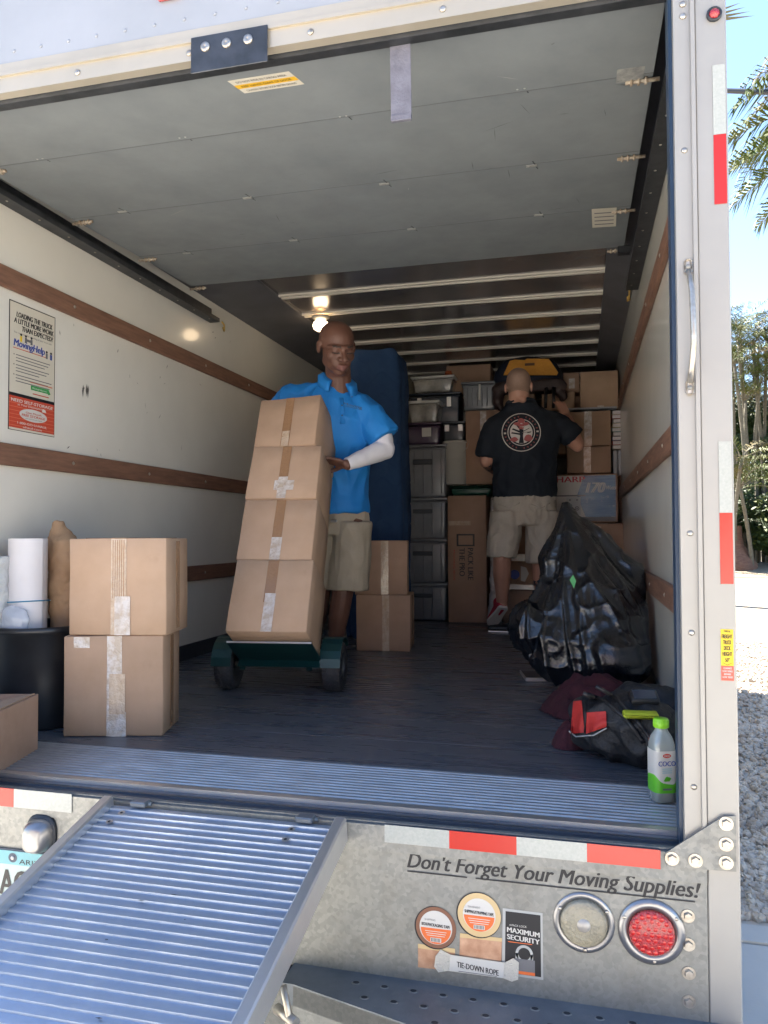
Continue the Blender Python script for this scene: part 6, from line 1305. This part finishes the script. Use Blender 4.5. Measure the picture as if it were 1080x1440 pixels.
def man_black():
    base = q(738, 889, 5.3); t = thing('person', 'man seen from behind in a black T-shirt with a round tree emblem', 'person', (base.x, base.y, DECK))
    hc = q(729.5, 547, 5.27); up = UZ*math.cos(R(6)) - FY*0; face = FY*math.cos(R(14)) + RX*math.sin(R(14)) - UZ*.16
    Mh = frame(face, UZ, hc); s = 1.10; b = MB(); add_head(b, Mh, s)
    nb = q(733, 575, 5.30); b.limb([hc - UZ*.05, nb + UZ*.02, nb - UZ*.03 + FY*.02], [.068,.071,.070]); b.limb([hc - UZ*.075 - FY*.055, hc - UZ*.085 - FY*.056 + RX*.02], [.022,.022])
    b.loft([rg(738,715,5.36,.185,.12), rg(738,690,5.35,.185,.12), rg(738,640,5.34,.19,.12), rg(740,605,5.32,.20,.115), rg(739,588,5.32,.17,.09)], 24)
    s1, e1, w1 = q(694,603,5.33), q(684,648,5.36), q(699,664,5.62); b.limb([s1, (s1+e1)/2, e1, e1*.6+w1*.4, w1], [.062,.056,.050,.046,.032]); add_hand(b, w1, FY + UZ*.3 + RX*.1, RX, 1, R(14), 1)
    s2, e2, w2 = q(787,601,5.32), q(812,626,5.36), q(798,588,5.50); b.limb([s2, (s2+e2)/2, e2, e2*.6+w2*.4, w2], [.062,.056,.048,.045,.032]); add_hand(b, w2, UZ + FY*.35 - RX*.35, FY - RX*.3, 1, R(14), 1)
    lh, lk, la = q(713,722,5.36), q(706,786,5.30), q(706,845,5.42); rh, rk, ra = q(762,722,5.36), q(761,790,5.30), q(766,872,5.38)
    b.limb([lh,(lh+lk)/2,lk,lk*.66+la*.34,la,la-UZ*.03], [.090,.092,.062,.064,.040,.038]); ra.z = DECK+.09; b.limb([rh,(rh+rk)/2,rk,rk*.68+ra*.32,ra], [.090,.092,.062,.064,.040]); b.limb([ra, ra - UZ*.05 + FY*.12], [.038,.028])
    toeL = q(693, 876, 5.50); b.limb([la - UZ*.02, (la+toeL)/2 + UZ*.02, toeL + UZ*.03], [.036,.032,.024])
    Mi = (Mh @ Matrix.Scale(s, 4)).inverted(); bd = [e1, w1]
    def fm(c):
        p = Mi @ c
        if p.length < .16:
            if abs(p.x) > .0735 and -.03 < p.z < .04: return 0
            if p.z > -.032 + (.05 if p.y < 0 else 0) and not (p.y < -.05 and p.z < .07): return 1
            return 0
        if (c - (e1+w1)/2).length < .16 or (c - (rk*.4+ra*.6)).length < .15: return 2
        return 0
    fuse(b, 'body', [skinL, stub, tat], t, .005, 3, None, fm, (hc, .15, 6))
    b = MB(); b.loft([rg(738,699,5.35,.222,.155), rg(738,690,5.35,.222,.158), rg(738,665,5.345,.216,.152), rg(737.5,640,5.34,.222,.152), rg(740,612,5.33,.245,.150), rg(741,594,5.33,.235,.135), rg(738,580,5.33,.175,.105), rg(734,571,5.32,.118,.108), rg(733,566.5,5.315,.099,.099)], 40)
    b.limb([q(708,595,5.33), q(696,603,5.33)], [.082,.086]); b.tube([q(697,600,5.33), q(688,622,5.34), q(685,642,5.345)], [.088,.084,.080], 20)
    b.limb([q(774,594,5.33), q(786,600,5.33)], [.082,.088]); b.tube([q(784,598,5.33), q(797,607,5.335), q(806,616,5.34)], [.088,.085,.083], 20)
    f0 = folds(.008,.006,7,(1,1,.8),11)
    sh = fuse(b, 't_shirt', blackc, t, .009, 3, f0)
    nk = q(733, 567, 5.315); MB().tube([nk + RX*.096*math.cos(a) + FY*.096*math.sin(a) - UZ*(.016*math.sin(a)+.004) for a in [2*math.pi*k/36 for k in range(37)]], .014, 10).build('neckband', blackc, sh)
    Wi = wmat(t).inverted(); bv = BVHTree.FromPolygons([v.co.copy() for v in sh.data.vertices], [tuple(p.vertices) for p in sh.data.polygons])
    def ons(p, off):
        d = (p - CAM).normalized(); h = bv.ray_cast(Wi @ CAM, d); return CAM + d*((h[3] if h[0] is not None else (p-CAM).length) - off)
    # emblem laid on the back of the shirt
    c = q(733, 608, 5.16); rr = 27.5/1082*5.18; b = MB()
    def area(pts, m, off, sub=1):
        b.add([ons(c + RX*u*rr + UZ*v_*rr, off) for u, v_ in pts], [list(range(len(pts)))], m)
    def ringm(r0, r1, m, off, n=48, a0=0, a1=6.2832):
        A = [a0 + (a1-a0)*k/n for k in range(n+1)]; vs = [ons(c + RX*r0*rr*math.cos(a) + UZ*r0*rr*math.sin(a)*.98, off) for a in A] + [ons(c + RX*r1*rr*math.cos(a) + UZ*r1*rr*math.sin(a)*.98, off) for a in A]
        b.add(vs, [(k, k+1, k+n+2, k+n+1) for k in range(n)], m)
    ringm(.955, 1.0, 0, .003); ringm(.66, .70, 0, .003)
    for r0, r1 in ((0,.15),(.15,.3),(.3,.45),(.45,.58)): ringm(max(r0,.001), r1, 0, .0035)
    import string
    for k in range(26):       # lettering running round the ring
        a = 2*math.pi*k/26 + .06
        if k % 13 in (0,): ringm(.77,.89,0,.003,3,a-.05,a+.05); continue
        if k % 13 in (6,): continue
        ringm(.785,.87,2,.003,2,a-.022,a+.022); ringm(.785,.87,2,.003,1,a-.060,a-.048)
    r = random.Random(12)
    area([(-.13,-.55),(.13,-.55),(.09,-.2),(.12,.15),(-.10,.15),(-.06,-.2)], 3, .0075)
    for sx, sy, ex, ey in ((0,0,-.45,.18),(0,.0,.42,.22),(0,.12,-.25,.42),(0,.1,.26,.42),(0,-.1,-.5,-.02),(0,-.05,.5,.02)): area([(sx-.04,sy-.04),(sx+.04,sy+.04),(ex+.03,ey+.03),(ex-.03,ey-.03)], 3, .0075)
    for (x, y, w_, h_) in ((0,.60,.20,.13),(-.20,.44,.20,.10),(.22,.44,.20,.10),(0,.36,.22,.08),(0,.22,.16,.06),(-.36,-.36,.22,.12),(.36,-.30,.24,.18)):
        n = 12; area([(x + w_*math.cos(2*math.pi*k/n)*r.uniform(.75,1.1), y + h_*math.sin(2*math.pi*k/n)*r.uniform(.75,1.1)) for k in range(n)], 2, .010)
    b.build('shirt_emblem', [M['white'], M['pink'], pm('emblem_rose', (.36,.10,.10), .7), blackc], sh, True, False)
    b = MB(); b.loft([rg(738,693,5.355,.205,.150), rg(738,715,5.36,.212,.158), rg(738,738,5.36,.212,.155)], 36)
    b.loft([rg(713,720,5.35,.112,.140), rg(710,750,5.33,.110,.13), rg(705,783,5.30,.098,.105,R(2))], 26); b.loft([rg(763,720,5.35,.112,.140), rg(762,752,5.33,.108,.13), rg(760,790,5.30,.094,.105,R(-2))], 26)
    so_ = fuse(b, 'shorts', khaki2, t, .008, 2, folds(.010,.009,7,(1.2,1.2,.7),21))
    bs = BVHTree.FromPolygons([v.co.copy() for v in so_.data.vertices], [tuple(p.vertices) for p in so_.data.polygons])
    for cx0, w_ in ((716, 15), (760, 14)):
        b = MB(); pts = []
        for u, v_ in ((-w_,709),(-w_*.5,712),(0,716),(w_*.35,713),(w_,707)):
            d = ray(cx0+u, v_).normalized(); h = bs.ray_cast(Wi @ CAM, d); pts.append(CAM + d*((h[3] if h[0] is not None else 5.2)-.001))
        b.tube(pts, .0045, 6, flat=.6); b.build('pocket_flap', khaki2, so_)
    for px in (696, 738, 780):
        a, e = q(px, 694, 5.2), q(px, 703, 5.2); o = []
        for p in (a, e): d = (p-CAM).normalized(); h = bs.ray_cast(Wi @ CAM, d); o.append(CAM + d*((h[3] if h[0] is not None else 5.2)-.003))
        MB().tube([o[0], o[1]], .006, 8, flat=.4).build('belt_loop', khaki2, so_)
    redS = pm('red_shoe_canvas', (.42,.025,.05), .7, col2=(.30,.015,.03), nscale=20)
    d = (toeL - la); d.normalize(); heel = la - UZ*.055 - FY*.045; shoe(t, heel, q(691,879,5.52), UZ + FY*.5, redS, M['white'], nm='red_shoe')
    h2 = ra.copy(); h2.z = DECK+.001; shoe(t, h2 - FY*.05, h2 + FY*.20, UZ, redS, M['white'], nm='red_shoe')
man_black()
# dark shoe-like bag foot seen next to the red shoe is a low black pad on the floor
c = q(702, 880, 5.52); b = MB(); b.rbox((c.x-.08, c.y-.02, DECK+.001), (c.x+.09, c.y+.10, DECK+.055), .018, 0, None, 3, .006, 0, 3); b.box((c.x-.075, c.y-.026, DECK+.002), (c.x+.08, c.y-.0195, DECK+.010), 1)
b.build('black_pad', [M['black'], M['alu']], label='low black pad on the floor under the raised red shoe', cat='pad')
